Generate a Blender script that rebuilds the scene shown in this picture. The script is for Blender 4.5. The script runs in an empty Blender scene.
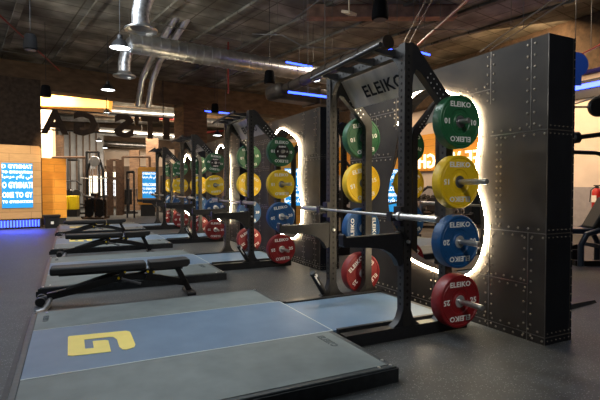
import bpy, bmesh, math, random
from mathutils import Vector, Matrix, geometry
random.seed(7)
PI = math.pi
scene = bpy.context.scene
COL = scene.collection

# ------------------------------------------------------------------ camera
F, HC = 462.5, 1.249
cam_d = bpy.data.cameras.new('camera'); cam = bpy.data.objects.new('camera', cam_d); COL.objects.link(cam)
cam_d.sensor_width = 36.0; cam_d.lens = 36.0 * F / 600.0
YAW, PIT = math.radians(26.404), math.radians(-1.603)
cam.location = (0, 0, HC); cam.rotation_euler = (PI / 2 + PIT, 0, -YAW)
cam_d.clip_start = 0.05; cam_d.clip_end = 200
scene.camera = cam
# ------------------------------------------------------------------ world, exposure
w = bpy.data.worlds.new('world'); scene.world = w; w.use_nodes = True
w.node_tree.nodes['Background'].inputs[0].default_value = (0.5, 0.55, 0.6, 1)
w.node_tree.nodes['Background'].inputs[1].default_value = 0.02
vs = scene.view_settings
vs.view_transform = 'Standard'; vs.look = 'None'; vs.exposure = 0.0; vs.gamma = 1.0; vs.use_curve_mapping = False

def light(name, kind, loc, energy, color=(1, 1, 1), size=0.3, target=None, spot=None, sy=None, blend=0.6, parent=None):
    d = bpy.data.lights.new(name, kind); o = bpy.data.objects.new(name, d); COL.objects.link(o)
    d.energy = energy; d.color = color; o.location = loc
    if kind == 'AREA':
        d.size = size
        if sy: d.shape = 'RECTANGLE'; d.size_y = sy
    else:
        d.shadow_soft_size = size
    if kind == 'SPOT': d.spot_size = math.radians(spot or 90); d.spot_blend = blend
    if target is not None:
        o.rotation_euler = (Vector(target) - Vector(loc)).to_track_quat('-Z', 'Y').to_euler()
    return o

WARM = (1.0, 0.62, 0.30); SOFT = (1.0, 0.83, 0.62); COOL = (0.82, 0.92, 1.0)
# unseen key lamps added over the floor, outside the frame
light('unseen_overhead_light', 'AREA', (-0.6, 4.2, 5.2), 100, COOL, 1.2, target=(0.6, 4.2, 0), sy=2.0)
light('unseen_overhead_light', 'AREA', (-2.2, 0.6, 5.2), 45, COOL, 1.5, target=(1.5, 3.6, 0.5))
light('unseen_overhead_light', 'AREA', (3.6, -1.2, 5.0), 10, COOL, 1.0, target=(4.6, 1.5, 0))
light('unseen_overhead_light', 'AREA', (-0.4, 9.0, 5.2), 150, COOL, 1.2, target=(0.6, 9.0, 0), sy=2.0)
light('unseen_overhead_light', 'AREA', (-7.5, 13.0, 5.2), 260, (1, .95, .88), 1.2, target=(0.2, 13.5, 0), sy=2.0)
light('unseen_overhead_light', 'SPOT', (1.3, 6.6, 5.3), 400, (.9, .96, 1), .1, target=(2.8, 2.2, 0), spot=55)  # overhead lamp inferred from the fall of the plate shadows
light('ceiling_fill_light', 'SPOT', (-5.0, 4.5, 2.8), 900, (1, .95, .86), .5, target=(-0.8, 8.5, 5.5), spot=54, blend=1)  # unseen lamp added to brighten the ceiling from below
light('unseen_overhead_light', 'SPOT', (0.2, -1.8, 5.0), 420, (1, .97, .92), .25, target=(2.9, 2.9, 1.3), spot=38)  # unseen front lamp added to brighten the plates
light('ceiling_fill_light', 'SPOT', (-5.2, 7.5, 2.8), 1500, (1, .95, .8), .5, target=(1.2, 11.0, 5.7), spot=42, blend=1)  # second unseen uplight, added for the ceiling centre
# unseen warm lamps added to brighten the gym beyond
light('warm_fill_light', 'AREA', (10.2, 8.0, 5.0), 380, WARM, 2.0, target=(12.0, 9.5, 1.8), sy=4.0)
light('warm_fill_light', 'AREA', (9.2, 15.5, 4.9), 200, WARM, 2.0, target=(12.0, 15.5, 1.6), sy=4.0)
light('warm_fill_light', 'AREA', (7.5, 10.5, 5.2), 200, SOFT, 1.5, target=(7.5, 10.5, 0), sy=3)
light('warm_fill_light', 'AREA', (8.4, 6.0, 5.2), 60, SOFT, 1.2, target=(7.2, 4.2, 0))
light('warm_fill_light', 'AREA', (-1.0, 22.5, 5.0), 600, SOFT, 2.0, target=(0, 25, 0.5), sy=3)
light('warm_fill_light', 'AREA', (3.5, 24.0, 5.0), 700, SOFT, 2.0, target=(3.5, 28, 0.5), sy=3)
light('warm_fill_light', 'AREA', (8.5, 24.0, 5.0), 500, WARM, 2.0, target=(8.5, 28, 0.5), sy=3)
light('warm_fill_light', 'AREA', (2.0, 20.1, 5.1), 700, SOFT, 7.0, target=(1.2, 25.0, 4.2), sy=.4)  # hidden behind the beam, added to brighten the word sign's backdrop
light('warm_fill_light', 'SPOT', (-1.2, 19.6, 3.0), 160, WARM, 0.1, target=(-0.4, 21.0, 5.2), spot=120)
light('warm_fill_light', 'SPOT', (-1.7, 12.6, 5.0), 1300, SOFT, 0.1, target=(-1.3, 16.0, .9), spot=36, blend=.4)  # unseen lamp added to brighten the left timber kiosk

# ------------------------------------------------------------------ materials
def mat(name, col, rough=0.5, metal=0.0, var=0.0, scale=8.0, bump=0.0, col2=None, emis=None, estr=0.0, stretch=None, detail=4.0, spec=None):
    m = bpy.data.materials.new(name); m.use_nodes = True; nt = m.node_tree; b = nt.nodes['Principled BSDF']
    b.inputs['Base Color'].default_value = (*col, 1); b.inputs['Roughness'].default_value = rough; b.inputs['Metallic'].default_value = metal
    if spec is not None: b.inputs['Specular IOR Level'].default_value = spec
    if emis: b.inputs['Emission Color'].default_value = (*emis, 1); b.inputs['Emission Strength'].default_value = estr
    tc = nt.nodes.new('ShaderNodeTexCoord'); mp = nt.nodes.new('ShaderNodeMapping'); nt.links.new(tc.outputs['Object'], mp.inputs['Vector'])
    if stretch: mp.inputs['Scale'].default_value = stretch
    n = nt.nodes.new('ShaderNodeTexNoise'); n.inputs['Scale'].default_value = scale; n.inputs['Detail'].default_value = detail
    nt.links.new(mp.outputs[0], n.inputs['Vector'])
    if var > 0 or col2:
        r = nt.nodes.new('ShaderNodeValToRGB'); nt.links.new(n.outputs['Fac'], r.inputs[0])
        c2 = col2 or tuple(max(0, c * (1 - var)) for c in col); c1 = col if col2 else tuple(min(1, c * (1 + var)) for c in col)
        r.color_ramp.elements[0].position = 0.3; r.color_ramp.elements[0].color = (*c2, 1)
        r.color_ramp.elements[1].position = 0.7; r.color_ramp.elements[1].color = (*c1, 1)
        nt.links.new(r.outputs[0], b.inputs['Base Color'])
    if bump > 0:
        bp = nt.nodes.new('ShaderNodeBump'); bp.inputs['Strength'].default_value = bump; bp.inputs['Distance'].default_value = 0.01
        nt.links.new(n.outputs['Fac'], bp.inputs['Height']); nt.links.new(bp.outputs[0], b.inputs['Normal'])
    return m

def floor_mat():
    m = bpy.data.materials.new('speckled_rubber_floor'); m.use_nodes = True; nt = m.node_tree; b = nt.nodes['Principled BSDF']
    tc = nt.nodes.new('ShaderNodeTexCoord')
    v = nt.nodes.new('ShaderNodeTexVoronoi'); v.inputs['Scale'].default_value = 70; v.inputs['Randomness'].default_value = 1
    nt.links.new(tc.outputs['Object'], v.inputs['Vector'])
    r = nt.nodes.new('ShaderNodeValToRGB'); r.color_ramp.elements[0].position = 0.2; r.color_ramp.elements[0].color = (0.42, 0.43, 0.42, 1)
    r.color_ramp.elements[1].position = 0.3; r.color_ramp.elements[1].color = (0, 0, 0, 1)
    nt.links.new(v.outputs['Distance'], r.inputs[0])
    # only some cells carry a fleck
    sep = nt.nodes.new('ShaderNodeSeparateColor'); nt.links.new(v.outputs['Color'], sep.inputs[0])
    gt = nt.nodes.new('ShaderNodeMath'); gt.operation = 'GREATER_THAN'; gt.inputs[1].default_value = 0.45; nt.links.new(sep.outputs[0], gt.inputs[0])
    mul = nt.nodes.new('ShaderNodeMath'); mul.operation = 'MULTIPLY'
    sr = nt.nodes.new('ShaderNodeSeparateColor'); nt.links.new(r.outputs[0], sr.inputs[0]); nt.links.new(sr.outputs[0], mul.inputs[0]); nt.links.new(gt.outputs[0], mul.inputs[1])
    n = nt.nodes.new('ShaderNodeTexNoise'); n.inputs['Scale'].default_value = 2.2; n.inputs['Detail'].default_value = 9; n.inputs['Roughness'].default_value = .65; nt.links.new(tc.outputs['Object'], n.inputs['Vector'])
    r2 = nt.nodes.new('ShaderNodeValToRGB'); r2.color_ramp.elements[0].position = 0.3; r2.color_ramp.elements[0].color = (0.024, 0.026, 0.028, 1)
    r2.color_ramp.elements[1].position = 0.7; r2.color_ramp.elements[1].color = (0.075, 0.079, 0.08, 1); nt.links.new(n.outputs['Fac'], r2.inputs[0])
    mx = nt.nodes.new('ShaderNodeMix'); mx.data_type = 'RGBA'; nt.links.new(mul.outputs[0], mx.inputs[0]); nt.links.new(r2.outputs[0], mx.inputs[6]); mx.inputs[7].default_value = (0.42, 0.44, 0.43, 1)
    nt.links.new(mx.outputs[2], b.inputs['Base Color'])
    r3 = nt.nodes.new('ShaderNodeMapRange'); r3.inputs[3].default_value = 0.45; r3.inputs[4].default_value = 0.7; nt.links.new(n.outputs['Fac'], r3.inputs[0]); nt.links.new(r3.outputs[0], b.inputs['Roughness'])
    return m

def concrete_ceiling():
    m = bpy.data.materials.new('stained_board_marked_concrete'); m.use_nodes = True; nt = m.node_tree; b = nt.nodes['Principled BSDF']
    tc = nt.nodes.new('ShaderNodeTexCoord'); mp = nt.nodes.new('ShaderNodeMapping'); mp.inputs['Rotation'].default_value = (0, 0, -math.radians(10))
    nt.links.new(tc.outputs['Object'], mp.inputs[0])
    n = nt.nodes.new('ShaderNodeTexNoise'); n.inputs['Scale'].default_value = 1.1; n.inputs['Detail'].default_value = 8; nt.links.new(mp.outputs[0], n.inputs['Vector'])
    r = nt.nodes.new('ShaderNodeValToRGB'); e = r.color_ramp.elements; e[0].position = 0.32; e[0].color = (0.075, 0.066, 0.052, 1); e[1].position = 0.66; e[1].color = (0.34, 0.325, 0.28, 1)
    x = e.new(0.5); x.color = (0.165, 0.156, 0.13, 1); nt.links.new(n.outputs['Fac'], r.inputs[0])
    br = nt.nodes.new('ShaderNodeTexBrick'); br.inputs['Scale'].default_value = 1.0; br.offset = 0.0; br.inputs['Brick Width'].default_value = 1.2; br.inputs['Row Height'].default_value = 0.6
    br.inputs['Mortar Size'].default_value = 0.018; br.inputs['Color1'].default_value = (1, 1, 1, 1); br.inputs['Color2'].default_value = (.72, .74, .78, 1); br.inputs['Mortar'].default_value = (.35, .33, .3, 1)
    nt.links.new(mp.outputs[0], br.inputs['Vector'])
    mx = nt.nodes.new('ShaderNodeMix'); mx.data_type = 'RGBA'; mx.blend_type = 'MULTIPLY'; mx.inputs[0].default_value = 1
    nt.links.new(r.outputs[0], mx.inputs[6]); nt.links.new(br.outputs[0], mx.inputs[7]); nt.links.new(mx.outputs[2], b.inputs['Base Color'])
    b.inputs['Roughness'].default_value = 0.85
    bp = nt.nodes.new('ShaderNodeBump'); bp.inputs['Strength'].default_value = 0.5; bp.inputs['Distance'].default_value = 0.03; nt.links.new(n.outputs['Fac'], bp.inputs['Height']); nt.links.new(bp.outputs[0], b.inputs['Normal'])
    return m

def plank_mat(name, c1, c2, roww=0.25, axis='z'):
    m = bpy.data.materials.new(name); m.use_nodes = True; nt = m.node_tree; b = nt.nodes['Principled BSDF']
    tc = nt.nodes.new('ShaderNodeTexCoord'); sp = nt.nodes.new('ShaderNodeSeparateXYZ'); nt.links.new(tc.outputs['Object'], sp.inputs[0])
    add = nt.nodes.new('ShaderNodeMath'); nt.links.new(sp.outputs['X'], add.inputs[0]); nt.links.new(sp.outputs['Y'], add.inputs[1])
    cb = nt.nodes.new('ShaderNodeCombineXYZ'); nt.links.new(add.outputs[0], cb.inputs[0]); nt.links.new(sp.outputs['Z'], cb.inputs[1])
    br = nt.nodes.new('ShaderNodeTexBrick'); br.inputs['Scale'].default_value = 1; br.inputs['Brick Width'].default_value = 1.1; br.inputs['Row Height'].default_value = roww
    br.inputs['Mortar Size'].default_value = 0.004; br.inputs['Color1'].default_value = (*c1, 1); br.inputs['Color2'].default_value = (*c2, 1); br.inputs['Mortar'].default_value = (*[c * .45 for c in c2], 1)
    nt.links.new(cb.outputs[0], br.inputs['Vector'])
    mp = nt.nodes.new('ShaderNodeMapping'); mp.inputs['Scale'].default_value = (1.5, 1.5, 14); nt.links.new(tc.outputs['Object'], mp.inputs[0])
    n = nt.nodes.new('ShaderNodeTexNoise'); n.inputs['Scale'].default_value = 3; n.inputs['Detail'].default_value = 5; nt.links.new(mp.outputs[0], n.inputs['Vector'])
    mr = nt.nodes.new('ShaderNodeMapRange'); mr.inputs[3].default_value = .7; mr.inputs[4].default_value = 1.15; nt.links.new(n.outputs['Fac'], mr.inputs[0])
    mx = nt.nodes.new('ShaderNodeMix'); mx.data_type = 'RGBA'; mx.blend_type = 'MULTIPLY'; mx.inputs[0].default_value = 1
    nt.links.new(br.outputs[0], mx.inputs[6]); nt.links.new(mr.outputs[0], mx.inputs[7]); nt.links.new(mx.outputs[2], b.inputs['Base Color'])
    b.inputs['Roughness'].default_value = .5
    return m

M = {}
M['floor'] = floor_mat(); M['ceil'] = concrete_ceiling()
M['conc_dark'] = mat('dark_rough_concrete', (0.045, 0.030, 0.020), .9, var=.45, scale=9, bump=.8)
M['conc_beam'] = mat('brown_concrete_beam', (0.16, 0.105, 0.062), .85, col2=(0.07, 0.045, 0.028), scale=2.2, bump=.6, detail=9, stretch=(1, 1, 2.5))
M['conc_pink'] = mat('pinkish_concrete', (0.30, 0.17, 0.12), .85, col2=(0.13, .075, .055), scale=5, bump=.6)
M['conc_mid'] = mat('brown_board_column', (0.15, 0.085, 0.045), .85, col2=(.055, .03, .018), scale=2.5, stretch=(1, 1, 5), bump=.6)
M['steel_wall'] = mat('dark_rolled_steel_sheet', (0.055, 0.045, 0.036), .55, .1, col2=(0.024, 0.020, 0.018), scale=2.2, detail=8, spec=.25)
M['steel_end'] = mat('blue_black_steel_sheet', (0.045, 0.05, 0.062), .45, .6, col2=(.03, .032, .042), scale=2)
M['seam'] = mat('polished_seam_strip', (0.22, 0.2, 0.18), .35, .9, var=.2)
M['rivet'] = mat('rivet_steel', (0.30, 0.26, 0.21), .42, .7, var=.1)
M['black'] = mat('black_powder_coat', (0.012, 0.012, 0.014), .42, .1, var=.15, scale=40)
M['rackface'] = mat('charcoal_powder_coat', (0.017, 0.0155, 0.015), .45, .1, var=.2, scale=30)
M['matte'] = mat('matte_black_plastic', (0.003, 0.003, 0.0035), .8, spec=.1)
M['hole'] = mat('hole_black', (0.002, 0.002, 0.002), .9)
M['chrome'] = mat('chrome_steel', (0.8, 0.8, 0.8), .3, .75, var=.05)
M['bar'] = mat('knurled_bar_steel', (0.50, 0.49, 0.47), .32, .85, var=.12, scale=60)
M['brushed'] = mat('brushed_steel_sign', (0.62, 0.57, 0.48), .38, .45, var=.3, scale=1.6, stretch=(1, 3, .6))
M['duct'] = mat('galvanised_duct', (0.55, 0.56, 0.57), .3, .95, var=.3, scale=4, bump=.15)
M['duct2'] = mat('dull_flexible_duct', (0.42, 0.42, 0.43), .38, .9, var=.4, scale=18, bump=.6)
M['brownduct'] = mat('dull_brown_duct', (0.09, 0.068, 0.05), .5, .6, var=.3, scale=5)
M['conduit'] = mat('dull_conduit', (0.13, 0.12, 0.11), .6, .3)
M['wing'] = mat('grey_rubber_wing', (0.155, 0.185, 0.185), .6, col2=(.115, .14, .142), scale=6, detail=8)
M['deck'] = mat('blue_platform_deck', (0.115, 0.19, 0.29), .5, col2=(.09, .155, .245), scale=5, detail=8)
M['edge'] = mat('black_steel_edging', (0.02, 0.022, 0.025), .5, .3, var=.3, scale=20)
M['edge_top'] = mat('grey_black_edging', (0.05, 0.06, 0.065), .45, .3, var=.25, scale=20)
M['yellow'] = mat('yellow_inlay', (0.90, 0.72, 0.17), .5, var=.04)
M['pale'] = mat('pale_joint_line', (0.45, 0.5, 0.5), .5, var=.1)
M['stamp'] = mat('dark_stamp', (0.06, 0.075, 0.08), .6)
M['white'] = mat('white_print', (0.85, 0.84, 0.8), .5)
M['pg'] = mat('green_rubber', (0.018, 0.115, 0.045), .42, var=.12, scale=30)
M['py'] = mat('yellow_rubber', (0.80, 0.52, 0.012), .42, var=.06, scale=30)
M['pb'] = mat('blue_rubber', (0.008, 0.075, 0.22), .42, var=.12, scale=30)
M['pr'] = mat('red_rubber', (0.23, 0.010, 0.013), .42, var=.12, scale=30)
M['pk'] = mat('black_rubber', (0.012, 0.012, 0.013), .45, var=.1)
M['vinyl'] = mat('black_vinyl', (0.009, 0.009, 0.010), .6, bump=.15, scale=120)
M['greym'] = mat('grey_cast_metal', (0.2, 0.2, 0.21), .4, .8, var=.2)
M['wood'] = plank_mat('oak_planks', (0.66, 0.40, 0.17), (0.55, 0.31, 0.12))
M['wood_y'] = plank_mat('golden_planks', (0.85, 0.42, 0.06), (0.75, 0.33, 0.04))
M['cream'] = mat('cream_plaster', (0.72, 0.56, 0.38), .8, var=.1, scale=3)
M['grey_wall'] = mat('grey_metal_cladding', (0.30, 0.31, 0.33), .6, var=.15, scale=3)
M['back'] = mat('dark_brown_back_wall', (0.12, 0.085, 0.065), .8, var=.4, scale=2)
M['plaster'] = mat('pale_plaster', (0.70, 0.62, 0.56), .8, var=.08, scale=2)
M['dado'] = mat('grey_dado', (0.32, 0.31, 0.34), .7, var=.1)
M['lamp'] = mat('lamp_diffuser', (1, 1, 1), .5, emis=(0.88, 0.95, 1.0), estr=9)
M['led'] = mat('warm_white_led', (1, .9, .7), .5, emis=(1.0, 0.80, 0.52), estr=75)
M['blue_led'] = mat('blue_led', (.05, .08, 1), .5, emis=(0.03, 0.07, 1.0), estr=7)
M['sign_led'] = mat('warm_sign_letters', (1, .9, .7), .5, emis=(1.0, 0.80, 0.5), estr=2.2)
M['screen'] = mat('blue_screen', (.02, .2, .5), .3, emis=(0.02, 0.27, 0.62), estr=1.0)
M['screen2'] = mat('pale_screen', (.3, .5, .7), .3, emis=(0.45, 0.75, 1.0), estr=1.0)
M['screen_txt'] = mat('white_screen_text', (1, 1, 1), .3, emis=(1, 1, 1), estr=1.4)
M['window'] = mat('bright_window_glass', (1, 1, .9), .3, emis=(1.0, 0.88, 0.66), estr=2.2)
M['window_c'] = mat('cool_window_glass', (1, 1, 1), .3, emis=(0.62, 0.8, 1.0), estr=1.3)
M['red'] = mat('red_enamel', (0.45, 0.02, 0.015), .35, var=.05)
M['redpipe'] = mat('red_painted_pipe', (0.20, 0.01, 0.008), .45, var=.2)
M['blue_disc'] = mat('blue_painted_disc', (0.01, 0.05, 0.28), .5, var=.05, emis=(.005, .03, .2), estr=.3)  # faint blue emission added to the base colour
M['lettbrown'] = mat('dark_brown_letter', (0.055, 0.032, 0.018), .6, var=.3)
M['yellow_box'] = mat('bright_yellow_plastic', (0.95, 0.68, 0.01), .45, var=.05)
M['bronze'] = mat('brown_steel_post', (0.075, 0.042, 0.026), .5, .4, var=.4)
M['seatblue'] = mat('dark_blue_vinyl', (0.015, 0.03, 0.06), .35)

# ------------------------------------------------------------------ mesh helpers
class MB:
    def __init__(s): s.v = []; s.f = []; s.m = []
    def add(s, vs_, fs, mi=0):
        o = len(s.v); s.v += [tuple(v) for v in vs_]; s.f += [tuple(i + o for i in f) for f in fs]; s.m += [mi] * len(fs); return s
    def box(s, c, d, R=None, mi=0):
        x, y, z = (k / 2 for k in d); P = [Vector((a * x, b * y, e * z)) for e in (-1, 1) for b in (-1, 1) for a in (-1, 1)]
        if R is not None: P = [R @ p for p in P]
        c = Vector(c)
        return s.add([c + p for p in P], [(0, 2, 3, 1), (4, 5, 7, 6), (0, 1, 5, 4), (2, 6, 7, 3), (0, 4, 6, 2), (1, 3, 7, 5)], mi)
    def b2(s, lo, hi, mi=0):
        return s.box([(a + b) / 2 for a, b in zip(lo, hi)], [abs(b - a) for a, b in zip(lo, hi)], None, mi)
    def tube(s, pts, r, n=10, mi=0, closed=False):
        pts = [Vector(p) for p in pts]; N = len(pts); rr = r if isinstance(r, (list, tuple)) else [r] * N
        vs_ = []; nrm = None
        for i, p in enumerate(pts):
            if closed: t = (pts[(i + 1) % N] - pts[i - 1]).normalized()
            else: t = (pts[min(i + 1, N - 1)] - pts[max(i - 1, 0)]).normalized()
            if nrm is None:
                nrm = t.orthogonal().normalized()
                if abs(t.z) < .9: nrm = (Vector((0, 0, 1)) - t * t.z).normalized()
            else: nrm = (nrm - t * nrm.dot(t)).normalized()
            bn = t.cross(nrm)
            for k in range(n):
                a = 2 * PI * k / n; vs_.append(p + (nrm * math.cos(a) + bn * math.sin(a)) * rr[i])
        fs = []
        for i in range(N if closed else N - 1):
            j = (i + 1) % N
            for k in range(n): fs.append((i * n + k, i * n + (k + 1) % n, j * n + (k + 1) % n, j * n + k))
        if not closed: fs += [tuple(range(n))[::-1], tuple((N - 1) * n + k for k in range(n))]
        return s.add(vs_, fs, mi)
    def lathe(s, prof, o=(0, 0, 0), axis='z', n=32, mi=0, cap=False):
        # prof: (r, h) ; axis direction of h
        vs_ = []; o = Vector(o)
        for r, h in prof:
            for k in range(n):
                a = 2 * PI * k / n; c, q = r * math.cos(a), r * math.sin(a)
                p = {'z': (c, q, h), 'y': (c, h, q), 'x': (h, c, q)}[axis]; vs_.append(o + Vector(p))
        fs = []
        for i in range(len(prof) - 1):
            for k in range(n): fs.append((i * n + k, i * n + (k + 1) % n, (i + 1) * n + (k + 1) % n, (i + 1) * n + k))
        if cap: fs += [tuple(range(n)), tuple((len(prof) - 1) * n + k for k in range(n))]
        return s.add(vs_, fs, mi)
    def prism(s, poly, a, b, plane='xz', mi=0):
        # poly of 2-D points in plane; extruded from a to b along the missing axis
        mk = {'xz': lambda p, t: (p[0], t, p[1]), 'yz': lambda p, t: (t, p[0], p[1]), 'xy': lambda p, t: (p[0], p[1], t)}[plane]
        n = len(poly); vs_ = [mk(p, a) for p in poly] + [mk(p, b) for p in poly]
        tris = geometry.tessellate_polygon([[Vector((p[0], p[1], 0)) for p in poly]])
        fs = [tuple(t) for t in tris] + [tuple(i + n for i in t)[::-1] for t in tris] + [(i, (i + 1) % n, (i + 1) % n + n, i + n) for i in range(n)]
        return s.add(vs_, fs, mi)
    def mesh(s, name, mats, smooth=True, ang=35):
        me = bpy.data.meshes.new(name); me.from_pydata(s.v, [], s.f)
        for m_ in (mats if isinstance(mats, (list, tuple)) else [mats]): me.materials.append(M[m_] if isinstance(m_, str) else m_)
        me.polygons.foreach_set('material_index', s.m)
        bm = bmesh.new(); bm.from_mesh(me); bmesh.ops.recalc_face_normals(bm, faces=bm.faces); bm.to_mesh(me); bm.free()
        if smooth:
            me.polygons.foreach_set('use_smooth', [True] * len(me.polygons)); me.set_sharp_from_angle(angle=math.radians(ang))
        me.update(); return me
    def build(s, name, mats, parent=None, loc=None, rz=0, bevel=0, label=None, smooth=True):
        o = bpy.data.objects.new(name, s.mesh(name, mats, smooth)); COL.objects.link(o)
        if parent: o.parent = parent
        if loc: o.location = loc
        o.rotation_euler.z = rz
        if bevel:
            bv = o.modifiers.new('bevel', 'BEVEL'); bv.width = bevel; bv.segments = 2; bv.limit_method = 'ANGLE'; bv.angle_limit = math.radians(40)
        if label: o['label'] = label
        return o

def tag(o, label=None, cat=None, group=None, kind=None):
    if label: o['label'] = label
    if cat: o['category'] = cat
    if group: o['group'] = group
    if kind: o['kind'] = kind
    return o
def thing(name, label, cat, loc=(0, 0, 0), rz=0, group=None):
    o = bpy.data.objects.new(name, None); COL.objects.link(o); o.location = loc; o.rotation_euler = (0, 0, rz)
    o.empty_display_size = .1
    return tag(o, label, cat, group)
def struct(o): o['kind'] = 'structure'; return o
def dup(o, parent=None, loc=None, rot=None, label=None, group=None):
    c = o.copy(); COL.objects.link(c); c.parent = parent
    if loc is not None: c.location = loc
    if rot is not None: c.rotation_euler = rot
    if label: c['label'] = label
    if group: c['group'] = group
    for ch in list(o.children): dup(ch, c)
    return c

_tc = {}
def text_geo(txt, size, depth=.002, bold=.0, sx=1.0):
    """list of (verts, faces) of extruded text centred on the origin in the XZ plane, facing -Y"""
    k = (txt, size, depth, bold, sx)
    if k in _tc: return _tc[k]
    cu = bpy.data.curves.new('t', 'FONT'); cu.body = txt; cu.size = size; cu.extrude = depth / 2; cu.offset = bold; cu.space_character = 1.06
    cu.align_x = 'CENTER'; cu.align_y = 'CENTER'; cu.resolution_u = 2
    ob = bpy.data.objects.new('t', cu); COL.objects.link(ob)
    dg = bpy.context.evaluated_depsgraph_get(); me = bpy.data.meshes.new_from_object(ob.evaluated_get(dg))
    vs_ = [(v.co.x * sx, -v.co.z, v.co.y) for v in me.vertices]; fs = [tuple(p.vertices) for p in me.polygons]
    bpy.data.objects.remove(ob); bpy.data.meshes.remove(me); bpy.data.curves.remove(cu)
    if vs_:
        zs = [v[2] for v in vs_]; xs = [v[0] for v in vs_]; cz = (max(zs) + min(zs)) / 2; cx = (max(xs) + min(xs)) / 2
        vs_ = [(v[0] - cx, v[1], v[2] - cz) for v in vs_]
    _tc[k] = (vs_, fs); return _tc[k]
def add_text(mb, txt, size, mat4=None, depth=.002, bold=0, sx=1, mi=0):
    v, f = text_geo(txt, size, depth, bold, sx)
    if mat4 is not None: v = [mat4 @ Vector(p) for p in v]
    mb.add(v, f, mi)
T = Matrix.Translation
def R(a, ax): return Matrix.Rotation(a, 4, ax)

ROT = math.radians(10)            # the building grid is turned 10 degrees against the racks
SV = Vector((math.cos(ROT), math.sin(ROT), 0)); TV = Vector((-math.sin(ROT), math.cos(ROT), 0))
RB = Matrix.Rotation(ROT, 3, 'Z')
_fw = Vector((math.sin(YAW) * math.cos(PIT), math.cos(YAW) * math.cos(PIT), math.sin(PIT))); _rt = Vector((math.cos(YAW), -math.sin(YAW), 0)); _up = _rt.cross(_fw)
def at(u, v, d):
    """world point at image pixel (u, v) and assumed depth d from the camera"""
    return Vector((0, 0, HC)) + (_fw + _rt * ((u - 300) / F) + _up * ((200 - v) / F)) * d

# ------------------------------------------------------------------ room shell
struct(MB().b2((-14, -5, -.1), (12.2, 36, 0)).build('floor', 'floor'))
struct(MB().b2((-14, -5, 5.5), (12.2, 36, 5.7)).build('ceiling', 'ceil'))
struct(MB().b2((12.0, -5, 1.25), (12.2, 36, 5.5)).build('wall_right', 'plaster'))
struct(MB().b2((11.5, -5, 4.15), (12, 36, 5.5)).build('trim_2', 'conc_dark'))
struct(MB().b2((11.98, -5, 0), (12.2, 36, 1.25)).build('trim_1', 'dado'))
struct(MB().b2((-14.2, -5, 0), (-14, 36, 5.5)).build('wall_left', 'back'))
struct(MB().b2((-14, -5.2, 0), (12.2, -5, 5.5)).build('wall_front', 'back'))
struct(MB().b2((-14, 34, 0), (12.2, 34.2, 5.5)).build('wall_back', 'back'))

def bbox(name, c, d, m, **k):   # box along the building grid, centred on c
    return MB().box((0, 0, 0), d).build(name, m, loc=tuple(c), rz=ROT, **k)
# big brown beam crossing the hall and the ceiling joists
p = at(41, 89, 16.0)
bc = p + SV * 4.0 + TV * .4
struct(bbox('ceiling_beam', (bc.x, bc.y, (4.62 + 5.5) / 2), (22, .8, .88), 'conc_beam'))
for k in range(-5, 7):
    q = Vector((1.2, 8.5, 5.47)) + SV * (k * 1.45)
    struct(bbox('ceiling_joist', q, (.16, 18.5, .06), 'ceil'))
q = at(381, 14, 10.9); struct(MB().box((0, 0, 0), (3.5, .3, .30)).build('ceiling_beam', 'conc_pink', loc=(q.x, q.y, 5.36), rz=-YAW))
q = at(250, 30, 24); struct(bbox('ceiling_beam', (3.5, 26.5, 5.2), (20, .6, .6), 'conc_beam'))

# ------------------------------------------------------------------ riveted partition walls with glowing openings
def catmull(P, n=5):
    out = []; N = len(P)
    for i in range(N):
        a, b, c, d = (Vector(P[(i + k) % N]) for k in (-1, 0, 1, 2))
        for j in range(n):
            t = j / n; out.append(0.5 * ((2 * b) + (c - a) * t + (2 * a - 5 * b + 4 * c - d) * t * t + (3 * b - a - 3 * c + d) * t ** 3))
    return [(p.x, p.y) for p in out]
OPEN = [(3.06, 1.93), (3.035, 1.79), (3.035, 1.66), (3.055, 1.53), (3.07, 1.40), (3.06, 1.29), (3.01, 1.16), (2.965, 1.02), (2.955, 0.87), (2.97, 0.73), (3.025, 0.58), (3.11, 0.47), (3.23, 0.41), (3.39, 0.395), (3.57, 0.415), (3.78, 0.44), (4.0, 0.50), (4.21, 0.68), (4.35, 0.91), (4.395, 1.1), (4.37, 1.3), (4.29, 1.52), (4.23, 1.76), (4.13, 2.02), (3.97, 2.20), (3.74, 2.265), (3.55, 2.21), (3.35, 2.13), (3.17, 2.05)]
WY = 2.374; WL = 2.83; WH = 2.44; WT = .328
loop = [(y - WY, z) for y, z in catmull([(a, b) for a, b in OPEN], 3)]
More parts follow.
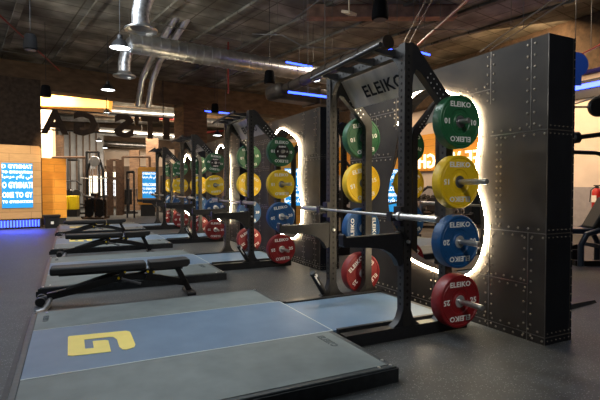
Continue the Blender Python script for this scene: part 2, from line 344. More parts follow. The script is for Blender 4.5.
def make_partition():
    t = thing('partition_wall', 'x', 'partition wall', (3.327, WY, 0))
    outer = [(0, 0), (WL, 0), (WL, WH), (0, WH)]
    tris = geometry.tessellate_polygon([[Vector((a, b, 0)) for a, b in outer], [Vector((a, b, 0)) for a, b in loop]])
    pts = outer + loop; n = len(pts); mb = MB()
    back = [(1.306 + (a - 1.306) * 1.62, 1.35 + (b - 1.35) * 1.07) for a, b in loop]; pts2 = outer + back
    tris2 = geometry.tessellate_polygon([[Vector((a, b, 0)) for a, b in outer], [Vector((a, b, 0)) for a, b in back]])
    mb.add([(0, a, b) for a, b in pts], [tuple(k) for k in tris]); mb.add([(WT, a, b) for a, b in pts2], [tuple(k) for k in tris2])
    L = len(loop)
    mb.add([(0, a, b) for a, b in loop] + [(.012, a, b) for a, b in loop], [(i, (i + 1) % L, (i + 1) % L + L, i + L) for i in range(L)])
    mb.add([(.012, a, b) for a, b in loop] + [(WT, a, b) for a, b in back], [(i, (i + 1) % L, (i + 1) % L + L, i + L) for i in range(L)])
    mb.add([(0, a, b) for a, b in outer] + [(WT, a, b) for a, b in outer], [(i, (i + 1) % 4, (i + 1) % 4 + 4, i + 4) for i in range(1, 4)], 0)
    mb.add([(0, 0, 0), (WT, 0, 0), (WT, 0, WH), (0, 0, WH)], [(0, 1, 2, 3)], 1)
    mb.build('steel_panel', ['steel_wall', 'steel_end'], t, smooth=False)
    # seams: (y0,z0,y1,z1) on the front face
    S = [(.55, 2.12, .55, WH), (.55, .0, .55, .86), (.55, 1.98, .55, 2.12), (.15, 1.71, .15, WH), (0, 1.70, .545, 1.70), (0, .88, .56, .88), (.16, 0, .16, .88), (.16, .46, .66, .46), (0, .06, WL, .06),
         (.545, 2.11, .93, 2.11), (1.25, .06, 1.25, .42), (1.87, 1.9, 1.87, WH), (1.87, 2.11, WL, 2.11), (1.95, 1.6, WL, 1.6), (2.25, 1.6, 2.25, 2.11), (2.45, 0, 2.45, 1.6), (2.05, .88, WL, .88)]
    sm = MB(); rv = MB()
    def rivet(p, ax):
        h = .008; r = .0105 if ax == 'x' else .006; n_ = 6; vs_ = []
        for rr, hh in ((r, 0), (r * .75, h * .75)):
            for k in range(n_):
                a = 2 * PI * k / n_; c, q_ = rr * math.cos(a), rr * math.sin(a)
                vs_.append((p[0] - hh, p[1] + c, p[2] + q_) if ax == 'x' else (p[0] + c, p[1] - hh, p[2] + q_))
        vs_.append((p[0] - h, p[1], p[2]) if ax == 'x' else (p[0], p[1] - h, p[2]))
        rv.add(vs_, [(k, (k + 1) % n_, n_ + (k + 1) % n_, n_ + k) for k in range(n_)] + [(n_ + k, n_ + (k + 1) % n_, 2 * n_) for k in range(n_)])
    def inside(y, z):
        c = False; j = len(loop) - 1
        for i in range(len(loop)):
            yi, zi = loop[i]; yj, zj = loop[j]
            if (zi > z) != (zj > z) and y < (yj - yi) * (z - zi) / (zj - zi) + yi: c = not c
            j = i
        return c
    for y0, z0, y1, z1 in S:
        Ln = math.hypot(y1 - y0, z1 - z0); k = max(1, round(Ln / .088)); vert = abs(y1 - y0) < 1e-6
        if vert: sm.b2((-.002, y0 - .004, z0), (.002, y0 + .004, z1))
        else: sm.b2((-.002, y0, z0 - .004), (.002, y1, z0 + .004))
        for i in range(k):
            f = (i + .5) / k; y, z = y0 + (y1 - y0) * f, z0 + (z1 - z0) * f
            for s_ in (-1, 1):
                yy, zz = (y + s_ * .032, z + s_ * .0) if vert else (y + s_ * .02, z + s_ * .032)
                if 0.01 < yy < WL and 0.01 < zz < WH and not inside(yy, zz): rivet((0, yy, zz), 'x')
    # rivets up the near side of the opening
    for i in range(13):
        z = .93 + i * .062
        for s_ in (-1, 1): rivet((0, .475 + s_ * .0 - .03 + (.03 if s_ > 0 else -.012), z), 'x')
    for z in (1.70, .88, .06):
        sm.b2((0, -.002, z - .004), (WT, .002, z + .004))
        for i in range(6):
            for s_ in (-1, 1): rivet((.03 + i * .052, 0, z + s_ * .03), 'y')
    sm.b2((WT - .03, -.002, 0), (WT - .026, .002, WH)); sm.b2((-.003, -.003, 0), (.003, .003, WH))
    for i in range(34): rivet((WT - .014, 0, .1 + i * .07), 'y')
    sm.build('seam_strip', 'seam', t); rv.build('rivets', 'rivet', t)
    # LED rope standing just proud of the rim on the front face
    cy, cz = 1.3, 1.3
    lo = [(y, z) for y, z in loop]; k0 = min(range(len(lo)), key=lambda i: abs(lo[i][0] - 1.74) + abs(lo[i][1] - 1.98)); lo = lo[k0:] + lo[:k0]
    lo = [(y, z) for y, z in lo if not (y > 1.80 and .62 < z < 1.96)]
    k1 = max(range(len(lo)), key=lambda i: (Vector(lo[i]) - Vector(lo[i - 1])).length); lo = lo[k1:] + lo[:k1]
    n_ = len(lo); out = []
    for i, (y, z) in enumerate(lo):
        t_ = (Vector(lo[min(i + 1, n_ - 1)]) - Vector(lo[max(i - 1, 0)])).normalized(); q = Vector((t_.y, -t_.x))
        if q.dot(Vector((y, z)) - Vector((1.306, 1.35))) < 0: q = -q
        out.append((y + q.x * .022, z + q.y * .022))
    mb = MB(); V = []
    for (y, z), (yo, zo) in zip(lo, out): V += [(-.020, y, z), (-.026, yo, zo), (-.018, yo, zo), (-.012, y, z)]
    fs = [(4 * i + k, 4 * i + (k + 1) % 4, 4 * i + 4 + (k + 1) % 4, 4 * i + 4 + k) for i in range(n_ - 1) for k in range(4)] + [(0, 1, 2, 3), (4 * n_ - 4, 4 * n_ - 3, 4 * n_ - 2, 4 * n_ - 1)]
    mb.add(V, fs); mb.build('light_strip', 'led', t, smooth=False)
    mb = MB()
    for y, z in out[::4]: mb.b2((-.022, y - .003, z - .003), (.0, y + .003, z + .003))
    mb.build('strip_clip', 'seam', t)
    return t
pw = make_partition()
seg = ['riveted dark steel partition wall nearest the camera, glowing opening behind the nearest rack', 'riveted steel partition wall behind the second rack from the camera', 'riveted steel partition wall behind the third rack from the camera', 'riveted steel partition wall behind the farthest rack of the row']
pw['label'] = seg[0]; pw['group'] = 'riveted partition walls'
PER = 3.657
for i in range(1, 4): dup(pw, loc=(3.327, WY + PER * i, 0), label=seg[i])

# ------------------------------------------------------------------ lifting platforms
G = [(-0.02, 3.94), (0.38, 3.89), (0.405, 3.86), (0.41, 3.83), (0.41, 3.52), (0.395, 3.46), (0.34, 3.43), (0.315, 3.45), (0.3, 3.52), (0.3, 3.70), (0.28, 3.77), (0.25, 3.785), (0.08, 3.80), (0.08, 3.58), (0.135, 3.57), (0.135, 3.735), (0.22, 3.72), (0.24, 3.70), (0.24, 3.44), (-0.0, 3.465), (-0.03, 3.49), (-0.03, 3.92)]
def make_platform(mirror=False):
    y0 = 2.355; t = thing('lifting_platform', 'x', 'lifting platform', (.8, y0, 0))
    xl, xr, yl, W, H = -1.125, 1.065, 0, 2.515, .1      # local
    mb = MB(); e = .045
    for lo, hi in (((xl, 0, 0), (xr, e, H)), ((xl, W - e, 0), (xr, W, H)), ((xl, e, 0), (xl + e, W - e, H)), ((xr - e, e, 0), (xr, W - e, H))): mb.b2(lo, hi)
    mb.build('edge_frame', 'edge_top', t, bevel=.006)
    s0, s1 = 3.17 - y0, 4.22 - y0
    mb = MB(); mb.b2((xl - .02, -.012, 0), (xr + .004, 0, H - .012)); mb.b2((xr, 0, 0), (xr + .012, s0 - .03, H - .012)); mb.b2((xl - .04, -.01, 0), (xl, W, H - .04)); mb.build('side_skirt', 'edge', t)
    MB().b2((xl + e, e, 0), (xr - e, s0 - .006, H + .002)).build('rubber_wing', 'wing', t)
    MB().b2((xl + e, s1 + .006, 0), (xr - e, W - e, H + .002)).build('rubber_wing', 'wing', t)
    MB().b2((xl + e, s0 + .006, 0), (xr, s1 - .006, H + .003)).build('lifting_deck', 'deck', t)
    mb = MB(); mb.b2((xl + e, s0 - .006, 0), (xr, s0 + .006, H + .004)); mb.b2((xl + e, s1 - .004, 0), (xr, s1 + .004, H + .004)); mb.b2((xr - .006, s0, 0), (xr + .004, s1, H + .0045))
    mb.build('joint_line', 'pale', t)
    MB().prism([(x - .8, y - y0) for x, y in G], H, H + .006, 'xy').build('logo', 'yellow', t, label='yellow square letter G mark')
    mb = MB()
    for x, y in ((xr - .03, .03), (xr - .03, .12), (xr - .12, .03), (xl + .03, .03), (xl + .12, W - .08), (xr - .03, W - .03), (xl + .03, W - .03), (xl + .1, .1)): mb.lathe([(.011, H), (.011, H + .005), (.001, H + .006)], (x, y, 0), 'z', 8)
    mb.build('bolts', 'chrome', t)
    mb = MB(); tx = R(-PI / 2, 'X')
    add_text(mb, 'ELEIKO', .075, T((xr - .16, s0 - .20, H + .003)) @ R(-PI / 2, 'Z') @ tx, .002, .002)
    add_text(mb, 'ELEIKO', .06, T((xl + .12, W - .3, H + .003)) @ R(-PI / 2, 'Z') @ tx, .002, .002)
    mb.build('lettering', 'stamp', t)
    return t
pf = make_platform()
nm = ['nearest rack in the foreground', 'second rack from the camera', 'third rack from the camera', 'farthest rack of the row']
pf['label'] = 'large grey and blue lifting platform with yellow G filling the foreground'; pf['group'] = 'lifting platforms along the near row'
for i in range(1, 4): dup(pf, loc=(.8, 2.355 + PER * i, 0), label='grey and blue platform with yellow G in front of the ' + ['', 'second rack', 'third rack', 'farthest rack'][i])

# ------------------------------------------------------------------ half racks
def make_rack(sx=1):
    """origin = foot of the near main post; X towards the wall"""
    t = thing('half_rack', 'x', 'power rack', (2.48, 3.044, 0))
    D = 1.2
    X = lambda x: sx * (x - 2.48)
    def B(mb, x0, x1, y0, y1, z0, z1, mi=0): mb.b2((min(X(x0), X(x1)), y0, z0), (max(X(x0), X(x1)), y1, z1), mi)
    for y in (0, D):
        mb = MB(); B(mb, 2.44, 2.52, y - .04, y + .04, .1, 2.42)
        for k in range(38):
            z = .28 + k * .055
            mb.lathe([(.0125, 0), (.0001, 0.0)], (X(2.4385), y, z), 'x', 8, 1)
            mb.lathe([(.0125, 0), (.0001, 0.0)], (X(2.48), y - .0415, z), 'y', 8, 1)
        mb.build('upright', ['rackface', 'hole'], t)
        mb = MB(); B(mb, 2.89, 2.97, y - .04, y + .04, .1, 1.93)
        for k in range(30):
            mb.lathe([(.0125, 0), (.0001, 0.0)], (X(2.8885), y, .28 + k * .055), 'x', 8, 1)
        mb.build('storage_post', ['rackface', 'hole'], t)
        mb = MB()
        poly = [(2.50, 2.43), (2.535, 2.43), (2.58, 2.40), (2.955, 2.0), (2.97, 1.95), (2.97, 1.85), (2.89, 1.85), (2.88, 1.92), (2.81, 2.00), (2.60, 2.205), (2.56, 2.215), (2.535, 2.17), (2.52, 2.05), (2.50, 2.05)]
        mb.prism([(X(a), b) for a, b in poly], y - .035, y + .035)
        for k in range(5):
            for s_ in (-.022, .022):
                mb.lathe([(.008, 0), (.0001, 0)], (X(2.84 - k * .035 + s_ * .7), y - .0365, 2.02 + k * .04 + s_ * .8), 'y', 8, 1)
        mb.build('diagonal_brace', ['black', 'chrome'], t)
        mb = MB(); B(mb, 1.885, 3.15, y - .045, y + .045, .0, .1)
        # flared foot gussets
        for c, d_ in ((2.48, 1),):
            for s_ in (-1, 1):
                poly = [(c + s_ * .035, .32), (c + s_ * .045, .23), (c + s_ * .065, .17), (c + s_ * .095, .13), (c + s_ * .14, .10), (c + s_ * .035, .10)]
                mb.prism([(X(a), b) for a, b in poly], y - .035, y + .035)
        for s_ in (-1, 1):
            poly = [(2.93 + s_ * .035, .26), (2.93 + s_ * .06, .16), (2.93 + s_ * .12, .10), (2.93 + s_ * .035, .10)]
            mb.prism([(X(a), b) for a, b in poly], y - .035, y + .035)
        mb.build('base_beam', 'black', t)
    mb = MB(); B(mb, 1.90, 3.05, .09, .125, .0, .115); B(mb, 1.90, 3.05, D - .125, D - .09, .0, .115); B(mb, 3.02, 3.07, .0, D, .0, .1); mb.build('inner_rail', 'edge', t)
    mb = MB(); B(mb, 1.875, 3.02, .128, D - .128, 0, .1); mb.build('deck_panel', 'deck', t)
    mb = MB(); B(mb, 2.45, 2.51, .04, D - .04, 2.335, 2.41)
    for k in range(18): mb.lathe([(.011, 0), (.0001, 0.0)], (X(2.4485), .12 + k * .057, 2.372), 'x', 8, 1)
    mb.build('crossmember', ['rackface', 'hole'], t)
    mb = MB(); mb.tube([(X(2.23), .0, 2.385), (X(2.23), D - .02, 2.355)], .02, 12)
    mb.build('pull_up_bar', 'rackface', t)
    for y in (.12, .42, .75, 1.05):
        MB().prism([(X(a), b) for a, b in [(2.46, 2.405), (2.46, 2.34), (2.36, 2.345), (2.235, 2.36), (2.235, 2.38), (2.36, 2.385)]], y - .02, y + .02).build('bar_bracket', 'black', t)
    # steel name plate hung under the crossmember
    # steel name plate slung between the two diagonal braces, tilted back
    xa, za, xb, zb = 2.575, 2.355, 2.745, 2.085; dv = Vector((xb - xa, 0, zb - za)).normalized(); nv = Vector((dv.z, 0, -dv.x)); nv = nv if nv.x < 0 else -nv
    mb = MB(); V = []
    for x_, z_ in ((xa, za), (xb, zb)):
        for y_ in (.036, D - .036):
            for k in (0, -.008): V.append((X(x_ + nv.x * k), y_, z_ + nv.z * k))
    mb.add(V, [(0, 2, 6, 4), (1, 3, 7, 5), (0, 1, 3, 2), (4, 5, 7, 6), (0, 1, 5, 4), (2, 3, 7, 6)]); sp = mb.build('sign_panel', 'brushed', t, label='tilted brushed steel name panel')
    v, f = text_geo('ELEIKO', .17, .003, .004, 1.12); cx_, cz_ = (xa + xb) / 2 + dv.x * .015, (za + zb) / 2 + dv.z * .015
    mb = MB(); mb.add([(X(cx_ - dv.x * c_ + nv.x * .003), .56 - a * (1 if sx > 0 else -1), cz_ - dv.z * c_ + nv.z * .003) for a, b, c_ in v], f); mb.build('lettering', 'black', sp)
    for y, s_ in ((.04, 1), (D - .04, -1)):      # curved corner gussets under the crossmember
        P = [(y, 2.335), (y, 2.12)] + [(y + s_ * (.15 - .15 * math.cos(a_)), 2.12 + .215 * math.sin(a_)) for a_ in (.3, .6, .9, 1.2, 1.45)] + [(y + s_ * .15, 2.335)]
        MB().prism(P, X(2.455), X(2.505), 'yz').build('corner_gusset', 'black', t)
    for y in (0, D):
        mb = MB(); poly = [(2.44, .62), (2.44, .865), (2.42, .885), (2.40, .87), (1.90, .86), (1.875, .89), (1.86, .88), (1.865, .80), (1.88, .785), (2.15, .765), (2.24, .75), (2.32, .71), (2.37, .66), (2.40, .60)]
        mb.prism([(X(a), b) for a, b in poly], y - .035, y + .035)
        mb.build('spotter_arm', 'black', t, bevel=.004)
        mb = MB(); B(mb, 2.40, 2.44, y - .045, y + .045, .93, 1.09); B(mb, 2.32, 2.41, y - .03, y + .03, .975, 1.0); B(mb, 2.315, 2.33, y - .03, y + .03, .975, 1.05)
        mb.build('j_cup', 'black', t)
        MB().lathe([(.014, .022), (.014, 0), (.001, -.002)], (X(2.48), y - .062, .80), 'y', 8).build('bolt', 'chrome', t)
    for y, s_ in ((0, -1), (D, 1)):
        for k, ln in enumerate((.37, .33, .40, .21)):
            z = .286 + k * .503; e_ = s_ * (.04 + ln)
            mb = MB(); mb.tube([(X(2.93), y + s_ * .035, z), (X(2.93), y + e_, z)], .0235, 14); mb.tube([(X(2.93), y + e_, z), (X(2.93), y + e_ + s_ * .004, z)], .021, 14)
            mb.build('storage_peg', 'bar', t)
    return t
def landmine(t, x, y):
    mb = MB(); mb.tube([(x + .09, y, .13), (x - .06, y - .02, .36)], .034, 12); mb.lathe([(.02, 0), (.02, .02)], (x - .03, y - .05, .33), 'y', 8, 1, cap=True)
    mb.tube([(x + .02, y - .036, .23), (x - .035, y - .05, .31)], .008, 6, 1)
    return mb.build('landmine_sleeve', ['black', 'white'], t)
rk = make_rack()
rk['label'] = 'black half rack nearest the camera with steel name panel and coloured plates'; rk['group'] = 'half racks along the near row'
racks = [rk]
for i in range(1, 4):
    racks.append(dup(rk, loc=(2.48, 3.044 + PER * i, 0), label=['', 'black half rack, second from the camera', 'black half rack, third from the camera', 'black half rack farthest from the camera in the row'][i]))
landmine(racks[0], -.18, 1.2); landmine(racks[1], -.15, -.02); landmine(racks[2], -.15, -.02)

# ------------------------------------------------------------------ bumper plates
def make_plate(key, m, num, th, hubm, r=.225, deep=False):
    t = thing('bumper_plate', 'x', 'weight plate')
    h = th / 2; k = r / .225
    pr_ = [(.026, -h + .004), (.062 * k, -h + .004), (.07 * k, -h + .010), (.100 * k, -h + .010), (.108 * k, -h + .004), (.190 * k, -h + .002), (.194 * k, -h + .006), (.199 * k, -h + .006), (.203 * k, -h), (.218 * k, -h), (.2235 * k, -h + .004), (r, -h + .010)]
    prof = pr_ + [(a, -b) for a, b in reversed(pr_)]
    MB().lathe(prof, (0, 0, 0), 'y', 48).build('disc', m, t)
    mb = MB(); hr = .052 * k
    for s_ in (-1, 1): mb.lathe([(.0255, s_ * (h - .006)), (.0255, s_ * (h + .002)), (.036, s_ * (h + .002)), (hr, s_ * (h - .002)), (hr, s_ * (h - .006))], (0, 0, 0), 'y', 24)
    mb.build('hub', hubm, t)
    mb = MB(); q = .145 * k
    for face in (0, PI):
        F4 = R(face, 'Z') @ T((0, -h - .0015 + (.004 if k == 1 else .002), 0))
        add_text(mb, 'ELEIKO', .060 * k, F4 @ T((0, 0, q)), .003, .0016, 1.15)
        add_text(mb, 'ELEIKO', .060 * k, F4 @ R(PI, 'Y') @ T((0, 0, q)), .003, .0016, 1.15)
        add_text(mb, num, .062 * k, F4 @ T((q + .005, 0, 0)), .003, .0018, 1.1)
        add_text(mb, num, .062 * k, F4 @ R(PI, 'Y') @ T((q + .005, 0, 0)), .003, .0018, 1.1)
    mb.build('lettering', 'white', t)
    return t
PL = {'red': ('pr', '25', .115, 'chrome'), 'blue': ('pb', '20', .105, 'chrome'), 'yellow': ('py', '15', .10, 'greym'), 'green': ('pg', '10', .10, 'greym')}
protos = {}
where = ['nearest rack', 'second rack', 'third rack', 'farthest rack']
for k, (cname, (m_, num, th, hm)) in enumerate(PL.items()):
    z = .286 + k * .503
    for i in range(4):
        for side in (0, 1):
            y = 3.044 + PER * i + ((-.065 - th / 2) if side == 0 else (1.2 + .06 + th / 2))
            rot = 0.0
            if i == 0 and side == 1: rot = {'red': -.75, 'blue': -PI / 2, 'yellow': -.25, 'green': -.2}[cname]
            elif i > 0: rot = random.uniform(-.15, .15) if side == 0 else random.uniform(-.8, .8)
            lab = f'{cname} bumper plate marked {num} on the {"camera" if side == 0 else "far"} side of the {where[i]}'
            if i == 3: lab = f'{cname} bumper plate marked {num} on the {"camera" if side == 0 else "far"} side of the farthest rack'
            if cname not in protos:
                p_ = make_plate(cname, m_, num, th, hm); protos[cname] = p_; p_.location = (2.93, y, z); p_.rotation_euler = (0, rot, 0); p_['label'] = lab
            else: p_ = dup(protos[cname], loc=(2.93, y, z), rot=(0, rot, 0), label=lab)
            p_['group'] = f'{cname} bumper plates on the racks'
sm = make_plate('k', 'pk', '5', .028, 'greym', r=.115)
sm.name = 'change_plate'; sm.location = (2.93, 3.044 + PER - .065 - .10 - .016, 1.795); sm['label'] = 'small black change plate in front of the green plate on the second rack'; sm['group'] = 'small black change plates'
dup(sm, loc=(2.93, 3.044 + 2 * PER - .065 - .10 - .016, 1.795), label='small black change plate in front of the green plate on the third rack')

# ------------------------------------------------------------------ barbells
def make_bar():
    t = thing('barbell', 'x', 'barbell')
    MB().tube([(0, -.66, 0), (0, .66, 0)], .0145, 12).build('shaft', 'bar', t)
    for s_ in (-1, 1):
        mb = MB(); mb.lathe([(.0145, s_ * .64), (.036, s_ * .64), (.036, s_ * .67), (.025, s_ * .672), (.025, s_ * 1.08), (.02, s_ * 1.085), (.001, s_ * 1.085)], (0, 0, 0), 'y', 16)
        mb.build('sleeve', 'bar', t)
    return t
bb = make_bar()
for i in range(4):
    yc = 3.644 + PER * i - (.03 if i == 0 else 0); o = bb if i == 0 else dup(bb)
    o.location = (2.362, yc, 1.0155)
    o['label'] = f'steel barbell resting across the hooks of the {where[i]}'; o['group'] = 'barbells racked along the row'

# ------------------------------------------------------------------ adjustable benches
def make_bench():
    t = thing('adjustable_bench', 'x', 'weight bench')
    zt = .41
    mb = MB(); mb.b2((-.70, -.12, zt - .08), (.255, .12, zt)); mb.build('back_pad', 'vinyl', t, bevel=.02)
    mb = MB(); mb.prism([(.285, zt), (.285, zt - .07), (.40, zt - .09), (.70, zt - .075), (.735, zt - .04), (.73, zt + .005), (.68, zt + .01), (.45, zt)], -.12, .12); mb.build('seat_pad', 'vinyl', t, bevel=.015)
    mb = MB(); mb.b2((-.62, -.05, zt - .10), (.24, .05, zt - .075)); mb.b2((.32, -.05, zt - .11), (.66, .05, zt - .085)); mb.build('pad_carrier', 'black', t)
    mb = MB()
    pts = [(-.72, 0, .10), (-.45, 0, .15), (-.1, 0, .235), (.15, 0, .25), (.4, 0, .21), (.70, 0, .13)]
    for a, b in zip(pts, pts[1:]):
        d = Vector(b) - Vector(a); ang = math.atan2(d.z, d.x); mb.box((Vector(a) + Vector(b)) / 2, (d.length + .02, .07, .075), Matrix.Rotation(-ang, 3, 'Y'))
    mb.build('main_beam', 'black', t, bevel=.006)
    mb = MB(); a, b = Vector((.60, 0, zt - .09)), Vector((.74, 0, .04)); d = b - a; mb.box((a + b) / 2, (d.length, .07, .06), Matrix.Rotation(-math.atan2(d.z, d.x), 3, 'Y')); mb.build('front_leg', 'black', t, bevel=.004)
    mb = MB(); mb.b2((.69, -.19, 0), (.79, .19, .045)); mb.build('front_foot', 'black', t, bevel=.012)
    mb = MB(); mb.tube([(-.80, .14, .05), (-.72, .10, .07), (-.70, 0, .075), (-.71, -.2, .05), (-.74, -.32, .03), (-.80, -.36, .025)], .026, 8); mb.build('rear_foot', 'greym', t)
    for y in (.02, .18):
        mb = MB(); mb.lathe([(.012, -.025), (.042, -.025), (.048, -.015), (.048, .015), (.042, .025), (.012, .025)], (-.80, y, .0485), 'y', 20, cap=True); mb.build('wheel', 'pk', t)
    for x, dx, y in ((.02, -.06, .05), (.32, -.05, .05)):
        mb = MB()
        for s_ in (-1, 1):
            a, b = Vector((x, s_ * y, zt - .08)), Vector((x + dx, s_ * y, .2)); d = b - a
            mb.box((a + b) / 2, (d.length, .012, .055), Matrix.Rotation(-math.atan2(d.z, d.x), 3, 'Y'))
        mb.build('adjuster_plate', 'black', t)
    mb = MB(); mb.tube([(-.55, -.02, .16), (-.25, 0, .25), (.05, 0, .33)], .022, 8); mb.tube([(.33, 0, .33), (.2, 0, .28), (.06, 0, .25)], .018, 8); mb.build('support_strut', 'black', t)
    mb = MB()
    for x, z in ((.03, .315), (-.035, .25), (.27, .30), (.335, .29)): mb.lathe([(.001, -.078), (.013, -.078), (.013, -.055)], (x, 0, z), 'y', 8)
    mb.build('locating_pins', 'yellow_box', t)
    mb = MB(); mb.tube([(.0, -.05, .25), (.0, -.10, .245), (.19, -.12, .18)], [.012, .014, .016], 8); mb.build('lever', 'greym', t)
    return t
bn = make_bench(); bn.location = (.50, 5.47, 0); bn.rotation_euler.z = math.radians(-2)
bn['label'] = 'black flat adjustable bench nearest the camera, behind the foreground platform'; bn['group'] = 'adjustable benches between platforms'
dup(bn, loc=(.61, 9.18, 0), rot=(0, 0, math.radians(-1)), label='black flat adjustable bench in the middle of the three')
dup(bn, loc=(.55, 12.85, 0), rot=(0, 0, 0), label='black flat adjustable bench farthest from the camera')

# ------------------------------------------------------------------ racks and plates on the other side of the partition
rb = make_rack(-1)
rb['label'] = 'black half rack seen through the opening behind the nearest rack'; rb['group'] = 'half racks behind the partition'
BX = 4.50; rb.location = (BX, 3.60, 0)
rb2 = dup(rb, loc=(BX, 3.60 + PER, 0), label='black half rack behind the partition, second from the camera')
px = BX - (2.93 - 2.48)
for k, (cname, (m_, num, th, hm)) in enumerate(PL.items()):
    z = .286 + k * .503
    for y, wh in ((3.60 + 1.2 + .042 + th / 2, 'on the rack seen through the nearest glowing opening'), (3.60 + PER - .042 - th / 2, 'behind the gap between the first two partition walls')):
        dup(protos[cname], loc=(px, y, z), rot=(0, random.uniform(-1, 1), 0), label=f'{cname} bumper plate {wh}', group=f'{cname} plates behind the partition')
dup(bb, loc=(BX + .118, 4.2, 1.0155), label='steel barbell on the rack behind the nearest partition wall', group='barbells behind the partition')
dup(bb, loc=(BX + .118, 4.2 + PER, 1.0155), label='steel barbell on the second rack behind the partition', group='barbells behind the partition')
dup(pf, loc=(2 * 3.491 - .8 + .0, 2.355 + .15 + PER, 0), rot=(0, 0, 0), label='lifting platform seen through the nearest glowing opening', group='platforms behind the partition')

# ------------------------------------------------------------------ right wall: wood panel, mirrored sign, screens, extinguishers
o = MB().b2((11.86, 9.8, 1.85), (12, 20, 3.2)).build('wood_wall_panel', 'wood_y'); tag(o, 'orange lit timber panel behind the glowing mirrored sign', 'wall panel')
tg = thing('wall_sign', 'glowing warm sign letters reading FREE WEIGHTS mirrored on timber panel', 'sign', (11.80, 12.25, 2.2))
mb = MB(); v, f = text_geo('FREE WEIGHTS', .74, .05, .004, 1.0); k = 2.17 / max(q_[0] for q_ in v); mb.add([(b, a * k, c_) for a, b, c_ in v], f); mb.build('lettering', 'sign_led', tg)
def screen_kiosk(name, label, loc, rz, w_, h_, z0, sw, sh, sz, txt, m='wood', scr='screen', tsize=.2, off=0):
    t = thing(name, label, 'advertising kiosk', loc, rz)
    c = .07; poly = [(-w_ / 2, z0), (w_ / 2, z0), (w_ / 2, h_ - c), (w_ / 2 - c * .4, h_ - c * .3), (w_ / 2 - c, h_), (-w_ / 2 + c, h_), (-w_ / 2, h_ - c)]
    MB().prism(poly, 0, .5).build('timber_cabinet', m, t)
    s = MB().b2((-sw / 2 + off, -.02, sz), (sw / 2 + off, 0, sz + sh)).build('screen', scr, t)
    mb = MB(); z = sz + sh
    for line, hgt in txt:
        z -= hgt * .62
        if z < sz + hgt * .3: break
        if line:
            v, f = text_geo(line, hgt, .004, hgt * .03, 1.0); wd = max(q_[0] for q_ in v) * 2; sc_ = min(1.25, (sw * .98) / wd)
            mb.add([(a * sc_ + off, b - .023, c_ + z) for a, b, c_ in v], f)
        z -= hgt * .62
    mb.build('lettering', 'screen_txt', s)
    return t
AR = '\ufee3\ufeae\ufea3\ufe92\ufe8e'[::-1] + ' ' + '\ufe91\ufedc\ufee2'[::-1] + ' ' + '\ufed3\ufef2'[::-1]
lines = [('D GYMNAT', .16), ('TO GYMNATION', .11), (AR, .13), ('O GYMNATI', .25), ('OME TO GY', .22), ('TO GYMNATION', .11), (AR, .17), ('TO GYMNATION', .12), (AR, .12), ('O GYMNA', .25), ('WELCOME TO GYM', .13), (AR, .12)]
kp = at(0, 228, 16.4); kp.z = 0
screen_kiosk('timber_kiosk', 'timber clad kiosk with blue screen at the foot of the left column', (-2.15, 15.98, 0), ROT, 2.75, 2.5, .30, .79, 1.33, .63, lines, off=.75)
tk = thing('plinth_light_grille', 'blue glowing grille plinth under the left timber kiosk', 'light', (-2.15, 15.98, 0), ROT)
MB().b2((-1.34, .04, 0), (1.34, .46, .295)).build('plinth', 'edge', tk)
mb = MB()
for k in range(34): mb.b2((-1.33 + k * .08, -.01, .03), (-1.29 + k * .08, .04, .28))
mb.build('grille', 'greym', tk)
MB().b2((-1.33, .032, .05), (1.33, .038, .25)).build('light_strip', 'blue_led', tk)
l_ = light('blue_floor_light', 'AREA', (-1.9, 15.55, .35), 40, (.03, .07, 1), .15, target=(-1.9, 15.3, 0), sy=.2); l_.data.size = 2.4
light('blue_floor_light', 'SPOT', (-3.2, 5.2, 2.6), 25, (.12, .2, 1), .1, target=(-1.3, 4.6, 0), spot=50)
# side kiosk beside it, lit golden
o = MB().b2((-.36, 0, .22), (.36, .5, 2.2)).build('golden_timber_panel', 'wood_y', loc=(-.47, 17.35, 0), rz=ROT); tag(o, 'golden lit timber block right of the left kiosk', 'timber block')
MB().b2((-.34, .02, 0), (.34, .45, .215)).build('plinth', 'edge', o)
light('warm_fill_light', 'SPOT', (-.6, 15.2, 4.9), 900, WARM, .1, target=(-.45, 17.3, 1.0), spot=26)  # unseen warm lamp added to brighten the golden timber
# columns
def column(name, label, c, w_, h0, h1, m, d_=None):
    o = MB().b2((-w_ / 2, -(d_ or w_) / 2, h0), (w_ / 2, (d_ or w_) / 2, h1)).build(name, m, loc=(c[0], c[1], 0), rz=ROT); return tag(o, label, 'column')
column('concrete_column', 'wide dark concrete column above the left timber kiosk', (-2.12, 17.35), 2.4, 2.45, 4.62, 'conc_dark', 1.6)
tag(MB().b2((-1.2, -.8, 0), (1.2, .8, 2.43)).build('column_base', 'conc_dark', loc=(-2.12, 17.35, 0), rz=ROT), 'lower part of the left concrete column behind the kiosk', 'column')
cc = (Vector(at(181, 187, 18.7)) + Vector(at(206, 187, 18.7))) / 2
column('concrete_column', 'brown board-marked concrete column behind the second and third racks', (cc.x, cc.y + .45), 1.0, 0, 4.62, 'conc_mid')
# bin
tb = thing('waste_bin', 'small black waste bin beside the left timber kiosk', 'bin', (-.53, 16.12, 0), ROT)
MB().add([(-.17, -.13, 0), (.17, -.13, 0), (.17, .13, 0), (-.17, .13, 0), (-.21, -.16, .33), (.21, -.16, .33), (.21, .16, .33), (-.21, .16, .33)], [(0, 1, 2, 3), (4, 5, 6, 7), (0, 1, 5, 4), (1, 2, 6, 5), (2, 3, 7, 6), (3, 0, 4, 7)]).build('body', 'pk', tb)
MB().b2((-.23, -.18, .33), (.23, .18, .40)).build('lid', 'black', tb, bevel=.01)
mb = MB(); mb.b2((-.04, -.157, .12), (.04, -.15, .2)); mb.build('sticker', 'white', tb)

